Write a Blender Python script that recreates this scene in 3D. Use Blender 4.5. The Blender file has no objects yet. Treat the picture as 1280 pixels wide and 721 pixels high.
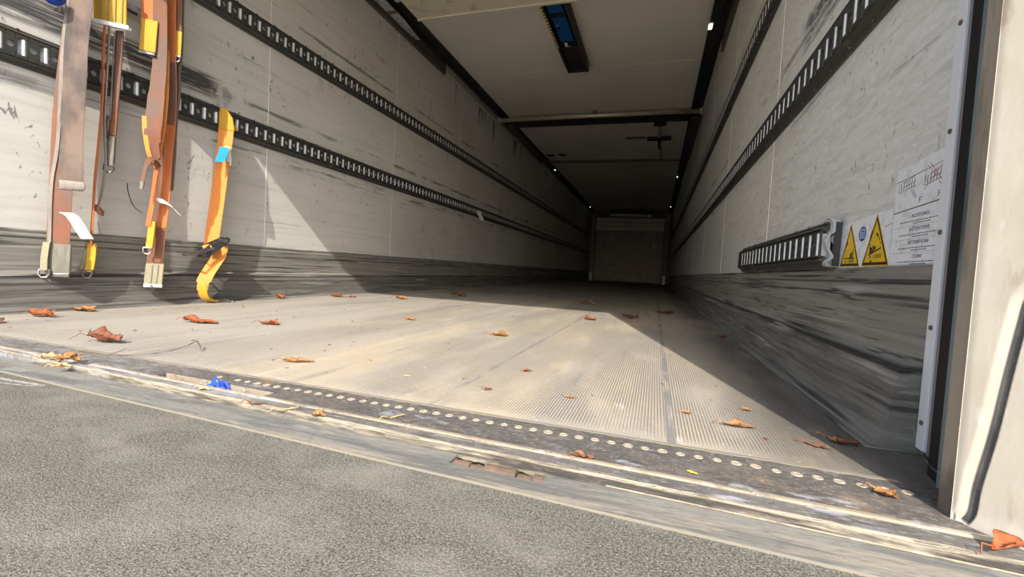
import bpy, bmesh, math, random
from mathutils import Vector, Matrix
SC = bpy.context.scene
COL = SC.collection
PI = math.pi

# ------------------------------------------------------------------ camera, sky, sun, exposure
cam_d = bpy.data.cameras.new('camera')
cam = bpy.data.objects.new('camera', cam_d); COL.objects.link(cam); SC.camera = cam
yaw, pitch, roll = 0.3062, -0.0451, -0.0561
Rr = Matrix.Rotation(roll, 3, 'Y'); Rp = Matrix.Rotation(pitch, 3, 'X'); Ry = Matrix.Rotation(yaw, 3, 'Z')
Mc = (Ry @ Rp @ Rr) @ Matrix.Rotation(PI/2, 3, 'X')
cam.matrix_world = Matrix.Translation((0.8391, -0.6873, 0.2428)) @ Mc.to_4x4()
cam_d.sensor_fit = 'HORIZONTAL'; cam_d.sensor_width = 36.0
cam_d.lens = 563.235 * 36.0 / 1280.0
cam_d.clip_start = 0.01; cam_d.clip_end = 500

SUN_TO = Vector((0.26, -1.0, 0.82)).normalized()
w = bpy.data.worlds.new('world'); SC.world = w; w.use_nodes = True
nt = w.node_tree
sky = nt.nodes.new('ShaderNodeTexSky'); sky.sky_type = 'NISHITA'; sky.sun_disc = False
sky.sun_elevation = math.asin(SUN_TO.z); sky.sun_rotation = math.atan2(SUN_TO.x, SUN_TO.y)
sky.dust_density = 2.5; sky.air_density = 1.0
hsv = nt.nodes.new('ShaderNodeHueSaturation'); hsv.inputs['Saturation'].default_value = 0.75
nt.links.new(sky.outputs[0], hsv.inputs['Color'])
nt.links.new(hsv.outputs[0], nt.nodes['Background'].inputs[0])
nt.nodes['Background'].inputs[1].default_value = 0.26

sd = bpy.data.lights.new('sun', 'SUN'); sun = bpy.data.objects.new('sun', sd); COL.objects.link(sun)
sd.energy = 4.6; sd.angle = 0.009; sd.color = (1.0, 0.93, 0.82)
sun.rotation_euler = (-SUN_TO).to_track_quat('-Z', 'Y').to_euler()
sun.location = (3, -6, 6)

SC.view_settings.view_transform = 'Standard'; SC.view_settings.look = 'None'
SC.view_settings.exposure = 0.50; SC.view_settings.gamma = 1.0
SC.view_settings.use_curve_mapping = False

# ------------------------------------------------------------------ mesh helpers
class MB:
    def __init__(s): s.v = []; s.f = []
    def add(s, vs, fs):
        n = len(s.v); s.v += [tuple(p) for p in vs]; s.f += [tuple(i+n for i in f) for f in fs]; return s
    def box(s, a, b):
        x0, y0, z0 = a; x1, y1, z1 = b
        return s.add([(x0,y0,z0),(x1,y0,z0),(x1,y1,z0),(x0,y1,z0),(x0,y0,z1),(x1,y0,z1),(x1,y1,z1),(x0,y1,z1)],
                     [(0,3,2,1),(4,5,6,7),(0,1,5,4),(1,2,6,5),(2,3,7,6),(3,0,4,7)])
    def obox(s, c, X, Y, Z):            # box by centre and half-axis vectors
        c, X, Y, Z = map(Vector, (c, X, Y, Z))
        vs = [c+i*X+j*Y+k*Z for k in (-1, 1) for i, j in ((-1,-1),(1,-1),(1,1),(-1,1))]
        return s.add(vs, [(0,3,2,1),(4,5,6,7),(0,1,5,4),(1,2,6,5),(2,3,7,6),(3,0,4,7)])
    def extr(s, prof, axis, a, b, close=True, caps=True):   # profile [(p,q)] swept along an axis
        def pt(p, q, t): return {'x':(t,p,q), 'y':(p,t,q), 'z':(p,q,t)}[axis]
        n = len(prof); vs = [pt(p,q,a) for p,q in prof] + [pt(p,q,b) for p,q in prof]
        fs = [(i,(i+1)%n,(i+1)%n+n,i+n) for i in range(n if close else n-1)]
        if caps and close: fs += [tuple(range(n))[::-1], tuple(range(n, 2*n))]
        return s.add(vs, fs)
    def tube(s, pts, r, seg=8, cap=True):
        pts = [Vector(p) for p in pts]; n = len(pts); rr = r if hasattr(r, '__len__') else [r]*n
        vs = []; up = None
        for i, p in enumerate(pts):
            d = (pts[min(i+1,n-1)] - pts[max(i-1,0)]).normalized()
            if up is None: up = d.orthogonal().normalized()
            u = (up - d*up.dot(d)).normalized(); up = u; vv = d.cross(u)
            for k in range(seg):
                a = 2*PI*k/seg; vs.append(p + rr[i]*(math.cos(a)*u + math.sin(a)*vv))
        fs = [(i*seg+k, i*seg+(k+1)%seg, (i+1)*seg+(k+1)%seg, (i+1)*seg+k) for i in range(n-1) for k in range(seg)]
        if cap: fs += [tuple(range(seg))[::-1], tuple(range((n-1)*seg, n*seg))]
        return s.add(vs, fs)
    def ribbon(s, pts, wid, th=0.0012):      # webbing: centre points, width half-vectors
        pts = [Vector(p) for p in pts]; n = len(pts)
        W = [Vector(q) for q in wid] if hasattr(wid[0], '__len__') else [Vector(wid)]*n
        vs = []
        for i, p in enumerate(pts):
            d = (pts[min(i+1,n-1)] - pts[max(i-1,0)]).normalized()
            nn = d.cross(W[i]).normalized()*th
            vs += [p-W[i]-nn*.6, p-W[i]*.93-nn, p+W[i]*.93-nn, p+W[i]-nn*.6, p+W[i]+nn*.6, p+W[i]*.93+nn, p-W[i]*.93+nn, p-W[i]+nn*.6]
        m = 8
        fs = [(i*m+k, i*m+(k+1)%m, (i+1)*m+(k+1)%m, (i+1)*m+k) for i in range(n-1) for k in range(m)]
        fs += [tuple(range(m))[::-1], tuple(range((n-1)*m, n*m))]
        return s.add(vs, fs)
    def build(s, name, m, parent=None, smooth=False, kind=None, bevel=0):
        me = bpy.data.meshes.new(name); me.from_pydata(s.v, [], s.f); me.update()
        bm = bmesh.new(); bm.from_mesh(me); bmesh.ops.recalc_face_normals(bm, faces=bm.faces); bm.to_mesh(me); bm.free()
        me.materials.append(m)
        o = bpy.data.objects.new(name, me); COL.objects.link(o)
        if parent: o.parent = parent
        if smooth:
            for p in me.polygons: p.use_smooth = True
        if kind: o['kind'] = kind
        if bevel:
            b = o.modifiers.new('bevel', 'BEVEL'); b.width = bevel; b.segments = 2; b.limit_method = 'ANGLE'
        return o
def tag(o, label, cat, group=None, kind=None):
    o['label'] = label; o['category'] = cat
    if group: o['group'] = group
    if kind: o['kind'] = kind
    return o
def thing(name, label, cat, group=None, loc=(0,0,0)):
    o = bpy.data.objects.new(name, None); COL.objects.link(o); o.location = loc; o.empty_display_size = .05
    return tag(o, label, cat, group)
def lerp_path(pts, n=6):                    # smooth Catmull-Rom path
    P = [Vector(p) for p in pts]; out = []
    for i in range(len(P)-1):
        a = P[max(i-1,0)]; b = P[i]; c = P[i+1]; d = P[min(i+2,len(P)-1)]
        for k in range(n):
            t = k/n
            out.append(.5*((2*b)+(c-a)*t+(2*a-5*b+4*c-d)*t*t+(3*b-a-3*c+d)*t**3))
    out.append(P[-1]); return out

# ------------------------------------------------------------------ materials
def N(nt, t, **kw):
    n = nt.nodes.new(t)
    for k, v in kw.items(): setattr(n, k, v)
    return n
def mat(name, base, rough=.7, metal=0., layers=(), bump=None, spec=.3, seams=None, custom=None):
    """layers: dicts scale, lo, hi, col, amt, detail, vor, z=(z0,z1,soft), dist"""
    m = bpy.data.materials.new(name); m.use_nodes = True; t = m.node_tree
    b = t.nodes['Principled BSDF']; b.inputs['Roughness'].default_value = rough; b.inputs['Metallic'].default_value = metal
    b.inputs['Specular IOR Level'].default_value = spec
    tc = N(t, 'ShaderNodeTexCoord'); col = None
    rgb = N(t, 'ShaderNodeRGB'); rgb.outputs[0].default_value = (*base, 1); col = rgb.outputs[0]
    sep = N(t, 'ShaderNodeSeparateXYZ'); t.links.new(tc.outputs['Object'], sep.inputs[0])
    def mathn(op, a, bb=None, clamp=False):
        n = N(t, 'ShaderNodeMath', operation=op); n.use_clamp = clamp
        for i, x in enumerate((a, bb)):
            if x is None: continue
            if isinstance(x, (int, float)): n.inputs[i].default_value = x
            else: t.links.new(x, n.inputs[i])
        return n.outputs[0]
    def noise(scale, detail=4, vor=False, off=0, dist=0, rgh=.55):
        mp = N(t, 'ShaderNodeMapping'); mp.inputs['Scale'].default_value = scale; mp.inputs['Location'].default_value = (off, off*.7, off*1.3)
        t.links.new(tc.outputs['Object'], mp.inputs[0])
        if vor:
            n = N(t, 'ShaderNodeTexVoronoi'); n.inputs['Scale'].default_value = 1; t.links.new(mp.outputs[0], n.inputs['Vector']); return n.outputs['Distance']
        n = N(t, 'ShaderNodeTexNoise'); n.inputs['Scale'].default_value = 1; n.inputs['Detail'].default_value = detail
        n.inputs['Roughness'].default_value = rgh; n.inputs['Distortion'].default_value = dist
        t.links.new(mp.outputs[0], n.inputs['Vector']); return n.outputs[0]
    def band(z0, z1, soft, axis=2):
        a = N(t, 'ShaderNodeMapRange'); a.interpolation_type = 'SMOOTHSTEP'
        t.links.new(sep.outputs[axis], a.inputs[0]); a.inputs[1].default_value = z0-soft; a.inputs[2].default_value = z0+soft
        c = N(t, 'ShaderNodeMapRange'); c.interpolation_type = 'SMOOTHSTEP'
        t.links.new(sep.outputs[axis], c.inputs[0]); c.inputs[1].default_value = z1-soft; c.inputs[2].default_value = z1+soft
        c.inputs[3].default_value = 1; c.inputs[4].default_value = 0
        return mathn('MULTIPLY', a.outputs[0], c.outputs[0])
    def ramp(x, lo, hi):
        a = N(t, 'ShaderNodeMapRange'); t.links.new(x, a.inputs[0]); a.inputs[1].default_value = lo; a.inputs[2].default_value = hi
        return a.outputs[0]
    def mix(c, col2, fac):
        mx = N(t, 'ShaderNodeMix', data_type='RGBA')
        t.links.new(c, mx.inputs[6])
        if isinstance(col2, tuple): mx.inputs[7].default_value = (*col2, 1)
        else: t.links.new(col2, mx.inputs[7])
        if isinstance(fac, (int, float)): mx.inputs[0].default_value = fac
        else: t.links.new(fac, mx.inputs[0])
        return mx.outputs[2]
    H = dict(t=t, mathn=mathn, noise=noise, band=band, ramp=ramp, mix=mix, sep=sep, tc=tc, b=b)
    for i, L in enumerate(layers):
        f = ramp(noise(L['scale'], L.get('detail', 4), L.get('vor', False), L.get('off', i*7.3), L.get('dist', 0), L.get('rgh', .55)), L.get('lo', .5), L.get('hi', .6))
        if 'mask' in L:
            g = ramp(noise(L['mask'], 3, off=i*3.1+2), L.get('mlo', .5), L.get('mhi', .6)); f = mathn('MULTIPLY', f, g)
        for ax, key in ((0, 'x'), (1, 'y'), (2, 'z')):
            if key in L: f = mathn('MULTIPLY', f, band(*L[key], axis=ax))
        f = mathn('MULTIPLY', f, L.get('amt', 1.0))
        col = mix(col, L['col'], f)
    hgt = None
    if custom: col, hgt = custom(H, col)
    t.links.new(col, b.inputs['Base Color'])
    if bump or hgt is not None:
        bp = N(t, 'ShaderNodeBump'); bp.inputs['Strength'].default_value = 1.0
        if hgt is None:
            sc, dist = bump; bp.inputs['Distance'].default_value = dist; t.links.new(noise(sc, 5), bp.inputs['Height'])
        else:
            bp.inputs['Distance'].default_value = 1.0; t.links.new(hgt, bp.inputs['Height'])
        t.links.new(bp.outputs[0], b.inputs['Normal'])
    return m

K = (0.018, 0.018, 0.02)
wall_layers = lambda s: [
    dict(scale=(1, .9, 1.3), lo=.35, hi=.7, col=(.50, .485, .445), amt=.6, detail=6),
    dict(scale=(6, 1.2, 40), lo=.50, hi=.78, col=(.36, .35, .32), amt=.35, detail=6),
    dict(scale=(9, 9, 9), lo=.62, hi=.70, col=(.20, .19, .18), amt=.5, mask=(1.3, 1.3, 1.3), mlo=.48, mhi=.6, detail=8),
    dict(scale=(26, 34, 20), lo=.63, hi=.68, col=(.07, .065, .06), amt=.7, mask=(2, 2.6, 2.4), mlo=.5, mhi=.56, detail=5, dist=.8),
    dict(scale=(14, 2.2, 60), lo=.64, hi=.70, col=(.12, .115, .11), amt=.6, mask=(2, 1.8, 5), mlo=.52, mhi=.6, z=(.3, 1.9, .1)),
    dict(scale=(5, 5, 60), lo=.40, hi=.52, col=(.04, .04, .045), amt=.8, z=(1.01, 1.03, .012), detail=6, mask=(2, 3, 2), mlo=.42, mhi=.5),
    dict(scale=(8, 4, 70), lo=.36, hi=.5, col=(.03, .03, .033), amt=.9, z=(.975,1.075,.015), y=(.15,.98,.05), detail=8),
    dict(scale=(5, 3, 50), lo=.5, hi=.58, col=(.05, .05, .05), amt=.7, z=(.76, .80, .03), detail=6, mask=(2, 3, 2), mlo=.45, mhi=.52),
    dict(scale=(5, 5, 60), lo=.40, hi=.52, col=(.07, .065, .06), amt=.75, z=(1.565, 1.585, .010), detail=8, mask=(2, 2, 2), mlo=.38, mhi=.5),
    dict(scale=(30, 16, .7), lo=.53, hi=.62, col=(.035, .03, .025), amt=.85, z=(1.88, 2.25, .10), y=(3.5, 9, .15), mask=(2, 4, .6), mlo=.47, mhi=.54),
]
M = {}
M['wall'] = mat('wall_panel', (.69, .675, .63), .62, 0, wall_layers(0), bump=((6, 2.5, 9), .004), spec=.35)
M['wallr'] = mat('wall_panel_scratched', (.66, .665, .63), .6, 0, wall_layers(0) + [
    dict(scale=(30, 24, 110), lo=.50, hi=.62, col=(.76, .76, .73), amt=.55, detail=5, dist=1.0, off=40),
    dict(scale=(30, 10, 60), lo=.48, hi=.66, col=(.42, .41, .38), amt=.5, detail=9, dist=.8, off=47, rgh=.7),
    dict(scale=(26, 34, 30), lo=.64, hi=.68, col=(.16, .155, .15), amt=.65, detail=5, dist=1.5, off=55, mask=(3, 3.5, 3), mlo=.46, mhi=.56)], bump=((8, 3, 10), .005), spec=.35)
M['seam'] = mat('seam_filler', (.86, .85, .80), .6)
M['ceil'] = mat('ceiling_panel', (.86, .82, .735), .7, 0, [dict(scale=(1.2,1.2,1), lo=.4, hi=.7, col=(.72,.69,.61), amt=.5), dict(scale=(9,9,9), lo=.68, hi=.73, col=(.4,.37,.3), amt=.4)], spec=.25)
kick = [
    dict(scale=(5, 1.5, 55), lo=.42, hi=.66, col=(.20, .19, .17), amt=.85, detail=8),
    dict(scale=(6, 1.8, 130), lo=.52, hi=.60, col=(.025, .025, .027), amt=.9, detail=8, mask=(2, .9, 18), mlo=.44, mhi=.56),
    dict(scale=(12, 5, 110), lo=.58, hi=.63, col=(.03, .03, .033), amt=.75, detail=8, mask=(2, 2, 9), mlo=.5, mhi=.58),
    dict(scale=(6, 2.5, 60), lo=.25, hi=.6, col=(.085, .083, .08), amt=.75, detail=9, z=(-.1, .118, .006), rgh=.65),
    dict(scale=(3, 3, 120), lo=.36, hi=.5, col=(.02, .02, .022), amt=.9, detail=6, z=(.118, .130, .003)),  # shadow of the ledge, painted in as a dark band
    dict(scale=(3, 3, 160), lo=.40, hi=.5, col=(.03, .03, .032), amt=.85, detail=6, z=(.226, .234, .003)),
    dict(scale=(3, 3, 160), lo=.42, hi=.52, col=(.04, .04, .042), amt=.8, detail=6, z=(.252, .258, .002)),
    dict(scale=(8, 2.2, 60), lo=.60, hi=.68, col=(.45, .43, .40), amt=.6, detail=6, off=31),
    dict(scale=(2, 6, 20), lo=.4, hi=.6, col=(.02, .02, .022), amt=.8, z=(.278, .287, .002), detail=5),  # shadow band at the top lip, painted into the colour
]
M['kick'] = mat('kick_plate_metal', (.285, .275, .245), .55, .15, kick, bump=((6, 2, 60), .003))
def floor_custom(H, col):
    mathn, noise, ramp, mix, sep, band = (H[k] for k in ('mathn','noise','ramp','mix','sep','band'))
    x = sep.outputs[0]; y = sep.outputs[1]
    tri = mathn('PINGPONG', mathn('MULTIPLY', x, 1/.0053), .5)            # 0..0.5
    gr = ramp(tri, .10, .24)                                               # 1 = rib top
    pres = mathn('ADD', ramp(noise((1.6, .6, 1), 4, off=3), .58, .42), ramp(x, -.2, .55), clamp=True)   # packed dust hides the ribs on the left
    pres = mathn('MULTIPLY', pres, ramp(noise((9, 3, 1), 5, off=13), .22, .5), clamp=True)
    groove = mathn('MULTIPLY', mathn('SUBTRACT', 1.0, gr), pres)
    groove = mathn('MULTIPLY', groove, ramp(y, .012, .05))
    col = mix(col, (.17, .15, .125), mathn('MULTIPLY', groove, .8))
    # joint strips between planks
    for sx, wd, a in ((.878, .0075, .9), (.482, .006, .8)):
        d = mathn('ABSOLUTE', mathn('SUBTRACT', x, sx)); s = ramp(d, wd, wd*.75)
        s2 = mathn('MULTIPLY', s, ramp(noise((60, 9, 1), 5, off=8), .35, .55))
        col = mix(col, (.17, .165, .165), mathn('MULTIPLY', s2, a)); groove = mathn('MULTIPLY', groove, mathn('SUBTRACT', 1.0, s))
    for sx in (.09, -.30, -.69, -1.05):
        d = mathn('ABSOLUTE', mathn('SUBTRACT', x, sx)); s = ramp(d, .006, .002)
        col = mix(col, (.46, .42, .36), mathn('MULTIPLY', s, mathn('MULTIPLY', ramp(noise((30, 3, 1), 3, off=sx*9), .4, .6), .6)))
    h = mathn('ADD', mathn('MULTIPLY', groove, -.0011), mathn('MULTIPLY', noise((70, 55, 1), 4), .0012))
    return col, h
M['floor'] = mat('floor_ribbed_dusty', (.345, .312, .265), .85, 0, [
    dict(scale=(1.3, .5, 1), lo=.38, hi=.66, col=(.30, .285, .255), amt=.8, detail=6),
    dict(scale=(5, 1.3, 1), lo=.42, hi=.66, col=(.50, .41, .28), amt=.75, detail=6, x=(-.05, 1.05, .3)),
    dict(scale=(22, 2.2, 1), lo=.56, hi=.68, col=(.17, .165, .16), amt=.5, detail=8, mask=(3, 1.2, 1), mlo=.45, mhi=.6),
    dict(scale=(38, 8, 1), lo=.66, hi=.72, col=(.55, .54, .55), amt=.55, detail=7, mask=(2.2, 4, 1), mlo=.5, mhi=.62),
    dict(scale=(210, 170, 1), lo=.66, hi=.70, col=(.12, .095, .07), amt=.8, detail=3),
    dict(scale=(9, 1.1, 1), lo=.5, hi=.7, col=(.20, .195, .19), amt=.6, detail=9, off=93, x=(-1.3, .45, .3)),
    dict(scale=(230, 200, 1), lo=.67, hi=.71, col=(.66, .64, .6), amt=.8, detail=3, off=61),
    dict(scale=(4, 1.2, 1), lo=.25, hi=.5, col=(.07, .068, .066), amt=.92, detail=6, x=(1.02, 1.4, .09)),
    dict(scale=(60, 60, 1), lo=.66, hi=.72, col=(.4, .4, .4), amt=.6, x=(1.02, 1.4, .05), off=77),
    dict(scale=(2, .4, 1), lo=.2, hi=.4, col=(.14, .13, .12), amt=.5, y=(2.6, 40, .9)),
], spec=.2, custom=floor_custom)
M['rail'] = mat('rail_dark_steel', (.085, .088, .083), .42, .5, [
    dict(scale=(10, 6, 14), lo=.5, hi=.65, col=(.11, .085, .06), amt=.5, detail=6),
    dict(scale=(30, 14, 40), lo=.62, hi=.7, col=(.25, .24, .22), amt=.5, detail=5)])
M['bright'] = mat('bright_worn_steel', (.88, .90, .93), .35, .15, [dict(scale=(20,20,20), lo=.5, hi=.7, col=(.35,.36,.36), amt=.5)])
M['galv'] = mat('galvanised_steel', (.52, .56, .58), .45, .25, [dict(scale=(25,25,25), lo=.45, hi=.65, col=(.24,.24,.23), amt=.6, detail=6), dict(scale=(12,12,40), lo=.6, hi=.66, col=(.12,.09,.06), amt=.6)])
M['track'] = mat('light_perforated_steel', (.60, .58, .53), .45, .2)
M['darkbar'] = mat('dark_channel_metal', (.04, .037, .034), .5, .4, [dict(scale=(8,3,20), lo=.5, hi=.7, col=(.10,.08,.06), amt=.6)])
M['brownbar'] = mat('brown_grey_channel', (.13, .105, .085), .5, .3, [dict(scale=(8,3,20), lo=.5, hi=.7, col=(.06,.05,.04), amt=.6)])
M['cream'] = mat('cream_beam', (.72, .66, .53), .5, 0, [dict(scale=(9,9,30), lo=.62, hi=.7, col=(.4,.33,.24), amt=.5)])
M['blue'] = mat('blue_plastic', (.01, .09, .30), .4)
M['yellowdot'] = mat('brass_pin', (.75, .52, .12), .4, .3)
M['black'] = mat('black_rubber', (.014, .014, .016), .6)
M['white'] = mat('white_trim', (.68, .70, .72), .45, 0, [dict(scale=(14,14,3), lo=.55, hi=.7, col=(.42,.42,.41), amt=.5, detail=6)])
M['greytrim'] = mat('grey_trim', (.21, .195, .205), .6, .1, [dict(scale=(30,30,5), lo=.5, hi=.65, col=(.12,.11,.115), amt=.7, detail=6)])
M['postdark'] = mat('door_frame_dirty_metal', (.34, .29, .23), .55, .2, [
    dict(scale=(25,25,5), lo=.48, hi=.6, col=(.13,.11,.09), amt=.8, detail=7), dict(scale=(40,40,14), lo=.64, hi=.7, col=(.4,.37,.3), amt=.5, detail=5)])
M['grooveband'] = mat('dark_groove_band', (.075, .07, .068), .8, 0, [dict(scale=(60,60,20), lo=.5, hi=.65, col=(.16,.15,.14), amt=.6)])
M['gasket'] = mat('door_gasket_greenish', (.17, .21, .21), .5, 0, [dict(scale=(30,30,6), lo=.5, hi=.65, col=(.03,.035,.035), amt=.6)])
M['post'] = mat('cream_door_frame_paint', (.47, .43, .36), .8, 0, [
    dict(scale=(10,10,7), lo=.42, hi=.7, col=(.38,.34,.27), amt=.7, detail=8, rgh=.65),
    dict(scale=(30,30,8), lo=.6, hi=.68, col=(.24,.19,.13), amt=.7, detail=8, mask=(9,9,6), mlo=.45, mhi=.6),
    dict(scale=(50,50,20), lo=.62, hi=.7, col=(.55,.53,.50), amt=.5, detail=6, off=33),
    dict(scale=(20,20,20), lo=.35, hi=.6, col=(.62,.58,.5), amt=.9, z=(-.1,.02,.012))], bump=((60,60,30), .0006))
def plat_custom(H, col):
    mathn, noise, ramp, mix, sep = (H[k] for k in ('mathn','noise','ramp','mix','sep'))
    x = sep.outputs[0]; y = sep.outputs[1]
    # pale scrape along a straight line, and one short arc
    def line(ax, ay, bx, by, wd, amt, col, off):
        L = math.hypot(bx-ax, by-ay); nx, ny = -(by-ay)/L, (bx-ax)/L
        d = mathn('ADD', mathn('ADD', mathn('MULTIPLY', x, nx), mathn('MULTIPLY', y, ny)), -(ax*nx+ay*ny))
        s = mathn('ADD', mathn('ADD', mathn('MULTIPLY', x, (bx-ax)/L), mathn('MULTIPLY', y, (by-ay)/L)), -(ax*(bx-ax)+ay*(by-ay))/L)
        f = ramp(mathn('ABSOLUTE', mathn('ADD', d, mathn('MULTIPLY', mathn('SUBTRACT', noise((14,14,1),2,off=off), .5), .006))), wd, wd*.3)
        f = mathn('MULTIPLY', f, mathn('MULTIPLY', ramp(s, 0, .01), ramp(s, L, L-.01)))
        f = mathn('MULTIPLY', f, ramp(noise((150,150,1), 4, off=off), .36, .56))
        return mix(col, (.50, .48, .42), mathn('MULTIPLY', f, amt))
    col = line(-.45, .548, -.20, .66, .0022, .55, col, 5)
    col = line(-.36, .800, -.165, .812, .006, .75, col, 9)
    col = line(-.36, .772, -.17, .803, .003, .7, col, 19)
    h = mathn('MULTIPLY', noise((650, 650, 1), 2), .0016)
    return col, h
M['plat'] = mat('platform_grit_coating', (.108, .107, .093), .9, 0, [
    dict(scale=(3, 5, 1), lo=.38, hi=.66, col=(.145, .148, .135), amt=.8, detail=5),
    dict(scale=(2.5, 22, 1), lo=.46, hi=.62, col=(.095, .095, .085), amt=.75, detail=5, off=21),
    dict(scale=(430, 430, 1), lo=.50, hi=.58, col=(.245, .22, .172), amt=.9, detail=2, rgh=.6),
    dict(scale=(380, 380, 1), lo=.54, hi=.62, col=(.05, .05, .043), amt=.85, detail=2, off=14),
    dict(scale=(1100, 1100, 1), lo=.60, hi=.66, col=(.34, .315, .265), amt=.6, detail=1, off=64),
    dict(scale=(9, 14, 1), lo=.5, hi=.7, col=(.33, .31, .26), amt=.3, detail=6, off=44)], custom=plat_custom, spec=.2)
stain = [
    dict(scale=(9, 30, 1), lo=.45, hi=.62, col=(.085, .08, .075), amt=.8, detail=8, rgh=.7),
    dict(scale=(70, 200, 1), lo=.54, hi=.62, col=(.30, .285, .27), amt=.6, detail=6, off=19, rgh=.7),
    dict(scale=(6, 60, 1), lo=.60, hi=.66, col=(.42, .36, .27), amt=.7, detail=8, off=39, rgh=.7),
    dict(scale=(14, 40, 1), lo=.56, hi=.64, col=(.40, .41, .45), amt=.75, detail=8, off=9, mask=(3.2, 8, 1), mlo=.50, mhi=.58),
    dict(scale=(14, 40, 1), lo=.36, hi=.6, col=(.34, .34, .36), amt=.75, detail=8, off=5, x=(-2, .25, .18)),
    dict(scale=(7, 18, 1), lo=.6, hi=.7, col=(.42, .33, .22), amt=.6, detail=8, off=29),
    dict(scale=(160, 160, 1), lo=.62, hi=.7, col=(.04, .04, .04), amt=.6, detail=3, off=2)]
M['sill'] = mat('sill_dark_plate', (.115, .105, .10), .75, .15, [
    dict(scale=(12, 20, 1), lo=.45, hi=.62, col=(.17, .155, .14), amt=.8, detail=8, rgh=.7),
    dict(scale=(110, 150, 1), lo=.54, hi=.62, col=(.27, .245, .22), amt=.6, detail=6, off=19, rgh=.7),
    dict(scale=(20, 40, 1), lo=.57, hi=.64, col=(.42, .43, .47), amt=.7, detail=8, off=9, mask=(4, 12, 1), mlo=.5, mhi=.6),
    dict(scale=(16, 40, 1), lo=.35, hi=.6, col=(.30,.295,.29), amt=.7, detail=8, off=5, x=(-2, -.05, .12)),
    dict(scale=(60, 160, 1), lo=.42, hi=.66, col=(.055,.05,.048), amt=.75, detail=8, off=25, rgh=.7),
    dict(scale=(9, 9, 1), lo=.6, hi=.68, col=(.26,.19,.11), amt=.6, detail=8, off=70),
    dict(scale=(200, 200, 1), lo=.62, hi=.7, col=(.35, .33, .3), amt=.6, detail=3, off=2)], bump=((150,150,1), .001), spec=.25)
M['sill2'] = mat('sill_strip_stained', (.15, .143, .135), .75, .1, stain, bump=((120,160,1), .001), spec=.25)
M['sandy'] = mat('sandy_edge', (.29, .242, .178), .85, 0, [dict(scale=(9,60,60), lo=.55, hi=.66, col=(.25,.2,.14), amt=.7, detail=7), dict(scale=(5,20,20), lo=.5, hi=.6, col=(.42,.39,.35), amt=.5, detail=7, off=8), dict(scale=(30,60,30), lo=.50, hi=.60, col=(.13,.12,.11), amt=.7, detail=9, off=18, rgh=.72), dict(scale=(60,90,60), lo=.56, hi=.64, col=(.50,.44,.36), amt=.6, detail=6, off=28)], bump=((60,160,160), .001))
M['seal'] = mat('cracked_seal_rubber', (.31, .275, .215), .8, 0, [
    dict(scale=(6,70,120), lo=.50, hi=.60, col=(.22,.185,.14), amt=.8, detail=8),
    dict(scale=(5,50,60), lo=.50, hi=.57, col=(.03,.027,.025), amt=.95, detail=8, off=17, z=(-.05,.0012,.0012), x=(.52, 1.4, .15)),
    dict(scale=(20,20,160), lo=.35, hi=.6, col=(.05,.045,.04), amt=.9, detail=8, off=27, z=(-.05,.0005,.0012)),
    dict(scale=(14,600,600), lo=.54, hi=.60, col=(.10,.085,.065), amt=.75, detail=5, off=91)], bump=((20,220,220), .003))
M['hstrip'] = mat('platform_edge_metal', (.235, .23, .21), .65, .2, [
    dict(scale=(12, 60, 1), lo=.3, hi=.6, col=(.33, .295, .235), amt=.9, detail=8, off=71, y=(.775,.815,.010)),
    dict(scale=(5, 60, 1), lo=.46, hi=.60, col=(.13, .135, .135), amt=.85, detail=9, rgh=.68),
    dict(scale=(14, 40, 1), lo=.58, hi=.64, col=(.33, .30, .24), amt=.7, detail=9, off=66, rgh=.72),
    dict(scale=(3, 90, 1), lo=.60, hi=.66, col=(.055, .052, .06), amt=.9, detail=6, off=6, mask=(4, 4, 1), mlo=.46, mhi=.54),
    dict(scale=(9, 40, 1), lo=.58, hi=.66, col=(.33, .325, .32), amt=.6, detail=7, off=51),
    dict(scale=(70, 200, 1), lo=.5, hi=.7, col=(.11, .105, .10), amt=.6, detail=8, off=81, rgh=.7)], bump=((40,160,1), .0012), spec=.3)
M['dust'] = mat('dusty_weld', (.22, .195, .15), .9, 0, [dict(scale=(40,200,200), lo=.45, hi=.6, col=(.2,.18,.15), amt=.7)])
M['rust'] = mat('rusty_steel', (.21, .14, .10), .75, .3, [dict(scale=(60,60,60), lo=.45, hi=.6, col=(.13,.10,.075), amt=.8, detail=6), dict(scale=(40,40,40), lo=.62, hi=.7, col=(.26,.2,.14), amt=.5)])
M['screw'] = mat('dusty_screw', (.40, .35, .27), .7, .2, [dict(scale=(200,200,200), lo=.45, hi=.6, col=(.3,.26,.2), amt=.7)])
M['alu'] = mat('worn_aluminium_planks', (.20, .185, .175), .5, .3, [
    dict(scale=(1.5,1,5), lo=.4, hi=.65, col=(.26,.19,.16), amt=.7, detail=6), dict(scale=(6,6,26), lo=.55, hi=.65, col=(.08,.07,.07), amt=.7, detail=7),
    dict(scale=(9,9,5), lo=.62, hi=.7, col=(.5,.48,.45), amt=.5, detail=7, off=4)])
M['ground'] = mat('yard_concrete', (.36, .34, .31), .9, 0, [dict(scale=(4,4,1), lo=.4, hi=.7, col=(.28,.265,.24), amt=.8)])
M['shell'] = mat('outer_shell', (.6, .6, .58), .5)

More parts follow.
